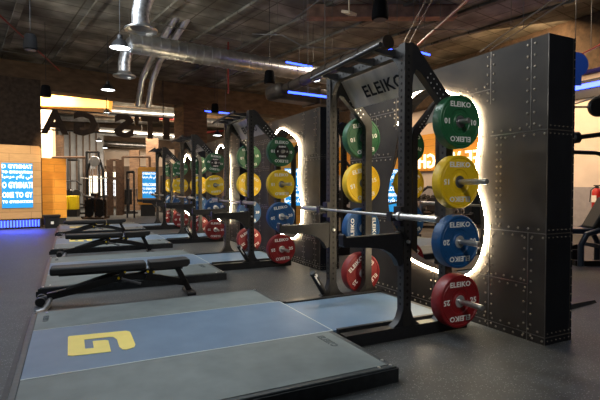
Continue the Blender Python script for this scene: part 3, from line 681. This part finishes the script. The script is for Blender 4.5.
# fire extinguishers
def exting(loc, lab):
    t = thing('fire_extinguisher', lab, 'fire extinguisher', loc, 0, 'fire extinguishers on the right wall')
    MB().lathe([(.001, 0), (.10, 0), (.11, .02), (.11, .40), (.09, .46), (.04, .50), (.001, .50)], (0, 0, 0), 'z', 20).build('cylinder', 'red', t)
    mb = MB(); mb.b2((-.03, -.03, .49), (.03, .03, .56)); mb.b2((-.04, -.1, .55), (.04, .06, .58)); mb.tube([(0, .05, .53), (-.05, .12, .45), (-.07, .13, .15)], .012, 6); mb.build('valve', 'black', t)
    mb = MB(); mb.b2((-.118, -.06, .15), (-.1, .06, .32)); mb.build('instruction_label', 'white', t)
exting((11.86, 7.10, .72), 'red fire extinguisher on the wall, left of the two'); exting((11.86, 6.82, .76), 'red fire extinguisher on the wall, right of the two')
# blue neon line on a dark band of the right wall
o = MB().b2((11.9, 2, 3.55), (12, 9.2, 4.0)).build('dark_wall_band', 'pk'); tag(o, 'dark band high on the right wall behind the blue light line', 'wall panel')
o = MB().b2((11.84, 2, 3.78), (11.9, 9.2, 3.90)).build('neon_tube', 'blue_led'); tag(o, 'long blue neon tube high on the right wall', 'neon light')
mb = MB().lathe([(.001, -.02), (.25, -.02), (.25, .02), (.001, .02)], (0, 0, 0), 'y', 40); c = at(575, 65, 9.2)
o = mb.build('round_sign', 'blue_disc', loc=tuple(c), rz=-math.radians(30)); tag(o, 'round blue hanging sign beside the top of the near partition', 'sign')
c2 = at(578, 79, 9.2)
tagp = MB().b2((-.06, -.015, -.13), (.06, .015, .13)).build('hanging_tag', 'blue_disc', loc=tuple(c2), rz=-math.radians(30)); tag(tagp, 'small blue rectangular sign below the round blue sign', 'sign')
mb = MB(); mb.tube([(c.x, c.y, c.z + .32), (c.x, c.y, 5.5)], .006, 6); mb.build('hanging_wire', 'black', o); 
bpy.context.view_layer.update()
o.children[0].matrix_parent_inverse = o.matrix_world.inverted()

# plate-loaded machine at the right edge
tm = thing('pulldown_machine', 'black plate-loaded strength machine at the right edge of the picture', 'gym machine', (7.45, 4.5, 0), -math.radians(30))
mb = MB()
for s_ in (-1, 1):
    mb.tube([(-.32 + s_ * .0, s_ * .25, 0.03), (-.32, s_ * .25, .35), (-.24, s_ * .25, .52), (-.06, s_ * .25, .58), (.12, s_ * .25, .52), (.20, s_ * .25, .35), (.20, s_ * .25, .03)], .045, 10)
mb.b2((-.05, -.25, .30), (.0, .25, .36)); mb.build('arch_frame', 'seatblue', tm)
mb = MB(); mb.b2((.5, -.06, 0), (.6, .06, 2.5)); mb.b2((-.3, -.06, 0.0), (1.3, .06, .08)); mb.build('mast', 'black', tm)
MB().b2((-.5, -.2, .52), (-.05, .2, .60)).build('seat', 'seatblue', tm, bevel=.02)
mb = MB(); mb.box((.08, 0, .82), (.14, .36, .56), Matrix.Rotation(.5, 3, 'Y')); mb.box((.3, 0, .65), (.5, .08, .08)); mb.box((.35, 0, .9), (.4, .08, .06)); mb.build('back_pad', 'vinyl', tm, bevel=.03)
def L_(u, v, d): return Matrix.Rotation(math.radians(30), 3, 'Z') @ (at(u, v, d) - Vector((7.45, 4.5, 0)))
a_, b_ = L_(573, 138, 6.9), L_(612, 133, 6.9); dd = (b_ - a_).normalized(); mb = MB(); mb.tube([a_, b_], .036, 10); mb.tube([a_ - dd * .03, a_ + dd * .01, a_ + dd * .08, a_ + dd * .1], [.05, .085, .085, .045], 14); mb.tube([L_(571, 152, 6.9), L_(596, 153, 6.9), L_(612, 158, 6.9)], .03, 8); mb.build('lever_arm', 'black', tm)
c_ = L_(598, 107, 7.1); mb = MB(); mb.lathe([(.001, -.04), (.13, -.04), (.15, -.02), (.15, .02), (.13, .04), (.001, .04)], c_, 'y', 28); mb.build('counterweight', 'pk', tm)
mb = MB(); mb.tube([L_(570, 107, 7.1), c_], .015, 6); mb.tube([L_(568, 106, 7.2), L_(612, 92, 7.2)], .012, 6); mb.build('link_rod', 'greym', tm)
mb = MB(); mb.box((-.25, .3, .12), (.3, .2, .2)); mb.lathe([(.001, -.05), (.1, -.05), (.1, .05), (.001, .05)], (-.1, .35, .2), 'y', 16); mb.build('weight_stack', 'pk', tm)
mb = MB(); mb.add([(4.45, 2.95, 0), (5.08, 3.02, 0), (5.05, 3.22, 0), (4.42, 3.15, 0), (4.45, 2.97, .05), (5.06, 3.03, .03), (5.03, 3.2, .03), (4.42, 3.13, .05)], [(0, 1, 2, 3), (4, 5, 6, 7), (0, 1, 5, 4), (1, 2, 6, 5), (2, 3, 7, 6), (3, 0, 4, 7)])
tag(mb.build('rubber_ramp', 'edge'), 'flat black wedge lying on the floor right of the near partition', 'ramp')

# ------------------------------------------------------------------ pendant lamps
def make_pendant():
    t = thing('pendant_lamp', 'x', 'pendant lamp')
    MB().lathe([(.035, .24), (.05, .23), (.055, .16), (.11, .12), (.165, .02), (.19, .0), (.185, -.005), (.16, .02), (.10, .11), (.03, .16)], (0, 0, 0), 'z', 28).build('lamp_shade', 'black', t)
    MB().lathe([(.001, -.006), (.12, -.004), (.178, .006), (.15, .02), (.001, .02)], (0, 0, 0), 'z', 24).build('diffuser', 'lamp', t)
    mb = MB(); mb.tube([(0, 0, .23), (0, 0, 1.55)], .006, 6); mb.build('cord', 'black', t)
    return t
pn = None
for (u, v, d, lab, s_, e_) in [(120, 48, 9.2, 'lit pendant lamp, biggest one, hanging near the round duct outlets', 1.08, 160), (108, 90, 13, 'lit pendant lamp below and left of the big one', 1.0, 200), (313, 80.5, 12, 'lit pendant lamp at the end of the near pull-up bar', 1.0, 60),
                               (217.5, 135.5, 17, 'small distant pendant lamp between the second and third racks', .9, 30), (106.5, 113, 18, 'small distant pendant lamp behind the mirrored word sign', .8, 30), (99, 141, 24, 'tiny far pendant lamp, left of the far pair', .9, 20), (105, 148, 27, 'tiny far pendant lamp, right and lower of the far pair', .9, 20)]:
    c = at(u, v, d)
    if pn is None: pn = make_pendant(); o = pn
    else: o = dup(pn)
    o.location = c; o.scale = (s_, s_, s_); o['label'] = lab; o['group'] = 'pendant lamps'
    for ch in o.children:
        if ch.name.startswith('cord'): ch.scale.z = (5.5 - c.z) / (1.55 * s_)
    light('pendant_bulb', 'SPOT', (c.x, c.y, c.z - .03), e_, (.92, .96, 1), .12, target=(c.x, c.y, 0), spot=125, blend=.8)

# black bucket speakers
def make_speaker():
    t = thing('pendant_speaker', 'x', 'speaker')
    MB().lathe([(.001, 0), (.10, 0), (.125, .015), (.128, .04), (.105, .27), (.085, .30), (.001, .31)], (0, 0, 0), 'z', 24).build('housing', 'matte', t)
    MB().lathe([(.001, -.004), (.10, -.004), (.10, .002)], (0, 0, 0), 'z', 20).build('grille', 'black', t)
    mb = MB(); mb.tube([(0, 0, .30), (0, 0, 1.3)], .006, 6); mb.build('cable', 'black', t)
    return t
s0 = None
for (u, v, d, lab) in [(380, 20, 7, 'black bucket speaker above the near rack, largest one'), (30.5, 50, 9, 'black bucket speaker hanging at upper left'), (46, 97, 12, 'black bucket speaker in front of the glowing timber ceiling at left'), (269.5, 84, 10.5, 'black bucket speaker hanging under the round duct'), (215, 113, 15, 'black bucket speaker right of the board-marked column')]:
    if s0 is None: s0 = make_speaker(); o = s0
    else: o = dup(s0)
    o.location = at(u, v, d); o['label'] = lab; o['group'] = 'bucket speakers'
    for ch in o.children:
        if ch.name.startswith('cable'): ch.scale.z = (5.5 - o.location.z) / 1.3
# wifi box
c = at(349, 13, 8); t = thing('access_point', 'small white box hanging from a white rod at the top of the picture', 'access point', tuple(c), .3)
MB().box((0, 0, 0), (.2, .2, .05), Matrix.Rotation(.35, 3, 'X')).build('housing', 'cream', t, bevel=.01)
mb = MB(); mb.tube([(0, 0, .0), (0, 0, 5.5 - c.z)], .012, 8); mb.build('rod', 'cream', t)

# ------------------------------------------------------------------ ducts and pipes
def spiral_duct(name, pts, r, label, m='duct', step=.22, ring=.012):
    t = thing(name, label, 'duct', tuple(pts[0])); P = [Vector(p) - Vector(pts[0]) for p in pts]
    MB().tube(P, r, 24).build('pipe', m, t)
    mb = MB()
    for a, b in zip(P, P[1:]):
        L = (b - a).length; k = int(L / step); d = (b - a).normalized()
        for i in range(1, k): c_ = a + d * (i * step); mb.tube([c_ - d * .012, c_ + d * .012], r + ring, 24)
    mb.build('seam_rings', m, t); return t
SD = Vector((math.cos(math.radians(8)), math.sin(math.radians(8)), 0))
d0 = at(150, 46, 11.2)
spiral_duct('spiral_duct', [d0 - SD * .45, d0 + SD * 5.4], .24, 'long round galvanised duct crossing the ceiling from left to centre')
e0 = d0 + SD * 5.4
# duct running above the partition, parallel to it
spiral_duct('spiral_duct', [(4.05, 9.0, 3.3), (4.05, 5.35, 3.3)], .10, 'round duct running above the partition behind the near pull-up bar', 'brownduct', .5)
t = thing('flat_duct', 'flat rectangular duct behind the top of the near rack', 'duct', (4.0, 9.1, 3.1), ROT)
MB().b2((-.2, -.3, 0), (3.2, .3, .34)).build('casing', 'brownduct', t, bevel=.12)
for k in range(1, 4): MB().b2((-.22 + k * 1.1, -.32, -.02), (-.18 + k * 1.1, .32, .36)).build('flange', 'brownduct', t)
# round outlets hanging down with flared rims
def outlet(u, v, d, lab, sc=1):
    c = at(u, v, d); t = thing('duct_outlet', lab, 'duct outlet', tuple(c), 0, 'flared duct outlets')
    MB().lathe([(.30 * sc, -.02), (.31 * sc, 0), (.30 * sc, .015), (.20 * sc, .05), (.17 * sc, .10)], (0, 0, 0), 'z', 32).build('flared_rim', 'duct', t)
    MB().tube([(0, 0, .06), (.0, .0, .30), (.05, .02, .55), (.16, .03, .80), (.4, .05, .95)], .17 * sc, 20).build('elbow_pipe', 'duct2', t)
    MB().lathe([(.001, .012), (.2 * sc, .03)], (0, 0, 0), 'z', 24).build('inner_cone', 'greym', t)
outlet(141, 30, 8.8, 'flared round duct outlet at the top left of the long duct'); outlet(124.5, 76, 11, 'flared round duct outlet lower down beside the big pendant lamp', .85)
for dx, lab in ((0, 'left'), (.3, 'right')):
    a = at(188, -4, 11.0) + Vector((dx, 0, 0)); b = at(150, 60, 13.5) + Vector((dx * .9, 0, 0)); c_ = at(142, 80, 14.2) + Vector((dx, 0, 0)); e_ = at(138, 106, 14.6) + Vector((dx, 0, 0))
    spiral_duct('flexible_duct', [a, b, c_, e_], .09, f'{lab} one of two silver flexible ducts running down behind the round duct', 'duct', .3, .006)
def pipe(name, pts, r, m, label, cat='pipe'):
    o = MB().tube([Vector(p) - Vector(pts[0]) for p in pts], r, 8).build(name, m, loc=tuple(pts[0])); return tag(o, label, cat)
pipe('sprinkler_pipe', [at(474, -6, 7.6), at(418, 45, 11.5)], .028, 'redpipe', 'red sprinkler pipe slanting down behind the near rack')
pipe('sprinkler_pipe', [(4.2, 13.2, 5.5), (4.2, 13.2, 4.0)], .025, 'redpipe', 'vertical red sprinkler pipe in front of the ceiling centre')
pipe('sprinkler_pipe', [at(-4, 12, 10), at(60, 71, 15.5)], .022, 'redpipe', 'thin red pipe at the upper left')
pipe('sprinkler_pipe', [at(578, 56, 10), at(606, 42, 8.5)], .02, 'redpipe', 'red pipe at the right edge beside the blue disc')
for a, b, lab in [((0, 2, 11), (130, 27, 13), 'steel conduit crossing the upper left ceiling'), ((0, 50, 14), (125, 74, 15.6), 'steel conduit low across the left ceiling'), ((150, 22, 11.5), (262, 46, 13), 'steel conduit crossing behind the long duct'), ((322, -2, 8), (250, 52, 12.8), 'slanting conduit left of the white box'),
                  ((320, 27, 9), (470, 30, 9.5), 'horizontal conduit beneath the pinkish beam'), ((428, -4, 7.8), (404, 42, 12), 'conduit left of the red pipe'), ((434, -4, 7.8), (410, 42, 12), 'conduit nearest the red pipe'), ((575, -5, 5.5), (490, 50, 8.5), 'dark conduit meeting the partition top at right'), ((560, -5, 5.4), (480, 52, 8.6), 'pale conduit above the near partition')]:
    pipe('conduit', [at(*a), at(*b)], .011, 'conduit', lab, 'conduit')
pipe('conduit', [at(252, 34, 10.5), at(282, 35, 10.4), at(304, 47, 10.2), at(380, 50, 10)], .014, 'greym', 'bent conduit under the ceiling centre', 'conduit')
# glowing tubes standing in for blue neon reflections overhead
for (u0, v0, u1, v1, d, lab) in [(286, 62, 312, 67, 11.3, 'blue neon reflection on the round duct'), (205, 111, 246, 115, 16.3, 'blue neon reflection above the second rack'), (288, 92, 328, 97, 8.7, 'blue neon reflection beneath the flat duct'), (384, 48, 392, 50, 10, 'short blue reflection left of the near upright top'), (419, 52, 430, 55, 10, 'short blue reflection right of the near brace')]:
    o = pipe('blue_reflection_tube', [at(u0, v0, d), at(u1, v1, d)], .022, 'blue_led', lab, 'neon reflection')

# ------------------------------------------------------------------ hanging word sign seen from behind: IT'S GA
t = thing('hanging_word_sign', 'large dark letters on two rails seen from behind, hanging at the back left', 'sign', (1.35, 18.95, 3.55), ROT * .35)
for z in (.45, -.28): MB().b2((-2.38, -.03, z), (2.4, .03, z + .045)).build('rail', 'black', t)
for x in (-2.3, -.1, 2.0): MB().b2((x, -.015, .45), (x + .03, .015, 1.95)).build('hanger', 'black', t)
for ch, x0, x1 in (('I', 1.99, 2.24), ('T', 1.14, 1.83), ("'", .91, 1.06), ('S', .14, .87), ('G', -1.23, -.42), ('A', -2.27, -1.39)):
    v, f = text_geo(ch, 1.16, .08, .05, 1.0); k = (x1 - x0) / 2 / max(a[0] for a in v); zz = .27 if ch == "'" else .03
    MB().add([(-a * k + (x0 + x1) / 2, b - .08, c_ * .98 + zz) for a, b, c_ in v], f).build('letter', 'lettbrown', t)

# ------------------------------------------------------------------ far background, building grid
def bx(name, u0, u1, v0, v1, d, dep, m, label, cat, mi=None):
    a = at(u0, v1, d); b = at(u1, v0, d); wd = (b - a).xy.length; c = (a + b) / 2
    hh = b.z - a.z; o = MB().b2((-wd / 2, 0, -hh / 2), (wd / 2, dep, hh / 2)).build(name, m, loc=tuple(c), rz=-YAW + math.radians(14))
    return tag(o, label, cat)
bx('timber_soffit', 40, 106, 93, 107, 20.5, 1.3, 'wood_y', 'glowing golden timber ceiling panel right of the left column', 'timber panel')
bx('lit_column', 41.5, 52, 109, 205, 20.5, .5, 'cream', 'cream lit column behind the word sign at left', 'column')
cw = bx('cladding_wall', 61, 102, 132, 207, 27.5, .3, 'grey_wall', 'grey clad wall with vertical ribs at the back left', 'wall panel')
for k in range(6): MB().b2((-1.0 + k * .36, -.1, -2.2), (-.93 + k * .36, 0, 2.2)).build('rib', 'back', cw)
bx('window_wall', 87, 118.5, 169, 206.5, 27.0, .15, 'back', 'dark wall holding the bright windows', 'wall panel')
bx('brown_column', 52.5, 61, 135, 214, 22, .5, 'conc_mid', 'brown column left of the grey clad wall', 'column')
bx('brown_column', 146.5, 158, 138, 213, 23, .6, 'conc_mid', 'brown ribbed column behind the farthest rack', 'column')
bx('brown_column', 130, 139, 150, 211, 25, .6, 'conc_mid', 'brown column left of the far wooden kiosk', 'column')
bx('plaster_wall', 102, 300, 150, 206, 32, .3, 'plaster', 'pale plaster wall far behind the racks', 'wall panel')
bx('dark_low_wall', 102, 300, 167, 206, 31.5, .2, 'back', 'dark lower wall far behind the racks', 'wall panel')
for k, (u0, u1, v0, v1, m_) in enumerate([(89.5, 95, 176, 198, 'window'), (95.8, 101, 176, 198, 'window'), (105, 109, 178, 196, 'window_c'), (112.5, 116, 180, 196, 'window_c'), (105, 109, 172, 177, 'window'), (112, 116, 172, 177, 'window')]):
    o = bx('lit_window', u0, u1, v0, v1, 26.8, .1, m_, 'x', 'window'); o['label'] = ['left tall bright window behind the cable machine', 'right tall bright window behind the cable machine', 'cool blue window pane right of the bright windows', 'narrow cool window beside the dark rig post', 'small warm pane above the cool window', 'small warm pane above the narrow cool window'][k]
    w_ = (at(u1, v0, 26.8) - at(u0, v0, 26.8)).length; h_ = (at(u1, v0, 26.8) - at(u1, v1, 26.8)).length; mb = MB()
    mb.b2((-.02, -.03, -h_ / 2), (.02, -.001, h_ / 2))
    for q_ in (-.25, 0, .25):
        if h_ > .6: mb.b2((-w_ / 2, -.03, q_ * h_ - .015), (w_ / 2, -.001, q_ * h_ + .015))
    mb.build('glazing_bar', 'back', o)
# far ducts and services
for (u0, v0, u1, v1, d, r, lab) in [(108, 111, 182, 116, 22, .22, 'bright silver duct above the word sign'), (60, 117, 150, 121, 26, .2, 'silver duct seen through the word sign'), (100, 131, 182, 138, 24, .2, 'silver duct below the word sign'), (60, 141, 150, 146, 29, .18, 'lowest far silver duct'), (205, 122, 262, 127, 24, .22, 'silver duct right of the board-marked column')]:
    spiral_duct('spiral_duct', [at(u0, v0, d), at(u1, v1, d + 1)], r, lab, 'duct', .6)
pipe('sprinkler_pipe', [at(150, 118, 21), at(182, 120, 21.5)], .05, 'redpipe', 'red pipe behind the end of the word sign')
pipe('sprinkler_pipe', [at(205, 133, 21), at(250, 128, 21.5)], .05, 'redpipe', 'red pipe right of the board-marked column')

# kiosks with screens
l2 = [('GYMNATION', .12), (AR, .14), ('', .1), ('WELCOME', .16), ('TO GYMNATION', .12), (AR, .14), ('', .1), ('GYMNATION', .14), (AR, .14)]
c = at(148, 205, 19.8); screen_kiosk('timber_kiosk', 'orange timber kiosk with pale screen left of the farthest rack', (c.x, c.y, 0), -math.radians(8), .80, 2.10, .5, .56, 1.12, .78, l2, 'wood_y', 'screen', off=.06)
MB().b2((-.3, .1, 0), (.3, .4, .5)).build('pedestal', 'pk', bpy.data.objects['timber_kiosk.001'])
c = at(296, 205, 12.5); screen_kiosk('timber_kiosk', 'timber kiosk with blue and white screen seen through the second opening', (c.x, c.y, 0), -math.radians(30), .95, 2.45, 0, .62, 1.0, .75, l2, 'wood_y', 'screen', off=.0)
c = at(391, 205, 13.0); screen_kiosk('timber_kiosk', 'timber kiosk with blue screen seen through the left edge of the nearest opening', (c.x, c.y, 0), -math.radians(38), 1.0, 2.5, 0, .50, 1.2, .55, l2, 'wood_y', 'screen', off=.0)

t = thing('cable_machine', 'tall cable machine with chrome uprights in front of the bright windows', 'gym machine', tuple(at(95.5, 187, 19).xy) + (0,), -YAW)
mb = MB(); mb.b2((-.42, -.4, 0), (.42, .4, .06))
for x in (-.36, .36): mb.tube([(x, 0, .05), (x * .9, 0, 1.9), (x * .55, 0, 2.35), (0, 0, 2.45)], .05, 8)
mb.build('frame', 'pk', t)
mb = MB()
for x in (-.2, -.1, .1, .2): mb.tube([(x, 0, .06), (x, 0, 2.3)], .018, 8)
mb.build('guide_rods', 'chrome', t)
MB().lathe([(.001, -.03), (.2, -.03), (.22, 0), (.2, .03), (.001, .03)], (0, -.05, 2.3), 'y', 20).build('pulley', 'chrome', t)
mb = MB(); mb.b2((-.15, -.12, .2), (.15, .12, 1.0)); mb.build('weight_stack', 'pk', t)
mb = MB(); mb.tube([(-.55, -.1, 1.62), (0, -.1, 1.58), (.55, -.1, 1.62)], .02, 8); mb.build('handle_bar', 'chrome', t)

# functional rigs, cable machine, plates tree, yellow boxes
def rig(label, posts, d, vtop, m='bronze', w_=.1):
    b0 = at(posts[0], 187, d); t = thing('training_rig', label, 'rig', (b0.x, b0.y, 0)); tops = []
    for u in posts:
        q = at(u, 187, d); z = at(u, vtop, d).z; MB().b2((-w_ / 2, -w_ / 2, 0), (w_ / 2, w_ / 2, z)).build('post', m, t, loc=(q.x - b0.x, q.y - b0.y, 0)); tops.append((q.x - b0.x, q.y - b0.y, z))
    for a, b in zip(tops, tops[1:]): MB().tube([a, b], .05, 6).build('top_beam', m, t)
    return t
rig('brown steel training rig at the back left behind the word sign', (53, 64, 86), 20, 157.5)
rig('brown steel training rig left of the far wooden kiosk', (123, 150), 21, 157)
rig('dark steel frame with posts beside the bright windows', (87, 99), 19.5, 152, 'pk', .09)
rig('dark wide posted frame in the middle background', (110, 119), 20.5, 160, 'bronze', .26)
rig('slim dark frame right of the wide posted frame', (127, 134), 18.8, 172, 'pk', .06)
rig('dark steel frame behind the grey clad wall posts', (68, 79), 23, 160, 'pk', .09)
def tree(label, u, d, s_=1.0, seed=1):
    c = at(u, 187, d); t = thing('plate_tree', label, 'weight storage', (c.x, c.y, 0), -YAW); rn = random.Random(seed)
    mb = MB(); mb.b2((-.04 * s_, -.04, 0), (.04 * s_, .04, .95 * s_)); mb.b2((-.42 * s_, -.3, 0), (.42 * s_, .3, .06)); mb.b2((-.42 * s_, -.04, .06), (-.36 * s_, .04, .75)); mb.b2((.36 * s_, -.04, .06), (.42 * s_, .04, .75)); mb.build('frame', 'bronze', t)
    for z in (.22, .42, .62):
        for k in (-1, 1):
            mb = MB(); mb.lathe([(.03, -.05), (.15, -.05), (.16, -.03), (.16, .03), (.15, .05), (.03, .05)], (k * .2 * s_, -.1, z), 'y', 20, cap=True); mb.build('plate', 'pk', t)
    mb = MB(); mb.box((-.22, 0, .86), (.46, .35, .05), Matrix.Rotation(.25, 3, 'Y')); mb.box((.22, 0, .86), (.46, .35, .05), Matrix.Rotation(-.25, 3, 'Y')); mb.build('top_shelf', 'greym', t)
tree('dark plate storage rack in the middle background under the windows', 95.5, 18.3)
def machine(label, u, d, rz, h=2.0, seed=0):
    c = at(u, 187, d); rn = random.Random(seed); t = thing('gym_machine', label, 'gym machine', (c.x, c.y, 0), rz)
    mb = MB(); mb.b2((-.5, -.05, 0), (.5, .05, .08)); mb.b2((-.5, -.4, 0), (-.42, .4, .08)); mb.b2((.42, -.35, 0), (.5, .35, .08)); mb.b2((-.48, -.05, 0), (-.38, .05, h)); mb.tube([(-.43, 0, h), (.1, 0, h + .05), (.35, 0, h - .15)], .04, 8); mb.build('frame', 'black', t)
    mb = MB(); mb.b2((-.05, -.18, .42), (.4, .18, .50)); mb.build('seat', 'vinyl', t, bevel=.02)
    mb = MB(); mb.box((-.12, 0, .82), (.1, .34, .7), Matrix.Rotation(-.2, 3, 'Y')); mb.build('back_pad', 'vinyl', t, bevel=.02)
    mb = MB()
    for s_ in (-1, 1): mb.tube([(-.3, s_ * .2, h * .75), (.1, s_ * .38, h * .7), (.35, s_ * .38, h * .5)], .03, 8)
    mb.build('lever_arm', 'greym', t)
    for s_ in (-1, 1):
        mb = MB(); mb.lathe([(.03, -.03), (.2, -.03), (.215, 0), (.2, .03), (.03, .03)], (-.15, s_ * .45, h * .62), 'y', 22, cap=True); mb.build('plate', 'pk', t)
    return t
machine('black gym machine seen through the opening left of the yellow plate', 403, 12.0, 1.0, 1.15, 1)
machine('black gym machine seen through the opening right of the near yellow plate', 474, 10.3, .5, 1.25, 2)
machine('black gym machine seen through the opening between the upright and yellow plate', 431, 14, 2.2, 1.2, 3)
machine('black gym machine in the gap between the first two partition walls', 343, 12.5, .3, 1.9, 4)
machine('dark gym machine in front of the brown column at back left', 74, 21, .5, 1.5, 5)
machine('dark gym machine right of the middle background posts', 128, 22, 1.5, 1.6, 6)
machine('dark gym machine behind the farthest rack', 170, 23, .2, 1.8, 7)
for (u, v, d, lab) in [(66, 201, 19.6, 'yellow padded box at the back left, left of the pair'), (74, 201, 19.6, 'yellow padded box at the back left, right of the pair')]:
    c = at(u, 187, d); t = thing('yellow_plyometric_box', lab, 'box', (c.x, c.y, 0), -.3, 'yellow boxes at the back')
    MB().b2((-.15, -.2, .3), (.15, .2, .88)).build('padding', 'yellow_box', t, bevel=.02); MB().b2((-.16, -.2, 0), (.16, .2, .3)).build('base', 'pk', t)
# dumbbells on a rack below the right wall
tr = thing('dumbbell_rack', 'long black dumbbell rack by the right wall behind the opening', 'dumbbell rack', (10.9, 12.5, 0))
mb = MB()
for y in (-2.4, 0, 2.4): mb.b2((-.3, y - .04, 0), (.3, y + .04, .08)); mb.b2((.1, y - .04, .08), (.18, y + .04, 1.0))
mb.build('stand', 'black', tr)
for z, x in ((.40, -.12), (.80, .08)):
    mb = MB(); mb.box((x, 0, z), (.3, 5, .03), Matrix.Rotation(.25, 3, 'Y')); mb.build('shelf', 'black', tr)
def dumbbell():
    t = thing('dumbbell', 'x', 'dumbbell')
    MB().tube([(-.08, 0, 0), (.08, 0, 0)], .016, 8).build('handle', 'chrome', t)
    for s_ in (-1, 1): MB().lathe([(.001, s_ * .06), (.06, s_ * .06), (.07, s_ * .075), (.07, s_ * .14), (.06, s_ * .155), (.001, s_ * .155)], (0, 0, 0), 'x', 16).build('head', 'pk', t)
    return t
db = None
for row, (z, x) in enumerate(((.40, -.12), (.80, .08))):
    for k in range(20):
        loc = (10.9 + x, 12.5 - 2.3 + k * .24, z + .088)
        if db is None: db = dumbbell(); o = db; o.location = loc; o.rotation_euler = (0, .25, 0)
        else: o = dup(db, loc=loc, rot=(0, .25, 0))
        o['label'] = 'black round-headed dumbbell on the ' + ('lower' if row == 0 else 'upper') + ' shelf of the rack by the right wall'; o['group'] = 'dumbbells on the ' + ('lower' if row == 0 else 'upper') + ' shelf'

# thin hangers that hold ducts, pipes and blue reflection tubes under the ceiling
bpy.context.view_layer.update()
for o in list(scene.objects):
    if o.parent is None and o.name.split('.')[0] in ('spiral_duct', 'flat_duct', 'blue_reflection_tube', 'sprinkler_pipe', 'flexible_duct', 'conduit', 'duct_outlet') and o.location.z < 5.35:
        ms = [o] if o.type == 'MESH' else [c for c in o.children if c.type == 'MESH'][:1]
        vs_ = [ms[0].matrix_world @ v.co for v in ms[0].data.vertices]
        ctr = sum(vs_, Vector()) / len(vs_); top = max(v.z for v in vs_ if (v.xy - ctr.xy).length < .5) if any((v.xy - ctr.xy).length < .5 for v in vs_) else ctr.z
        ends = [ctr]
        if top < 5.45:
            h = MB().tube([(ctr.x, ctr.y, min(top, ctr.z)), (ctr.x, ctr.y, 5.5)], .006, 6).build('hanger_rod', 'conduit', o)
            h.matrix_parent_inverse = o.matrix_world.inverted()
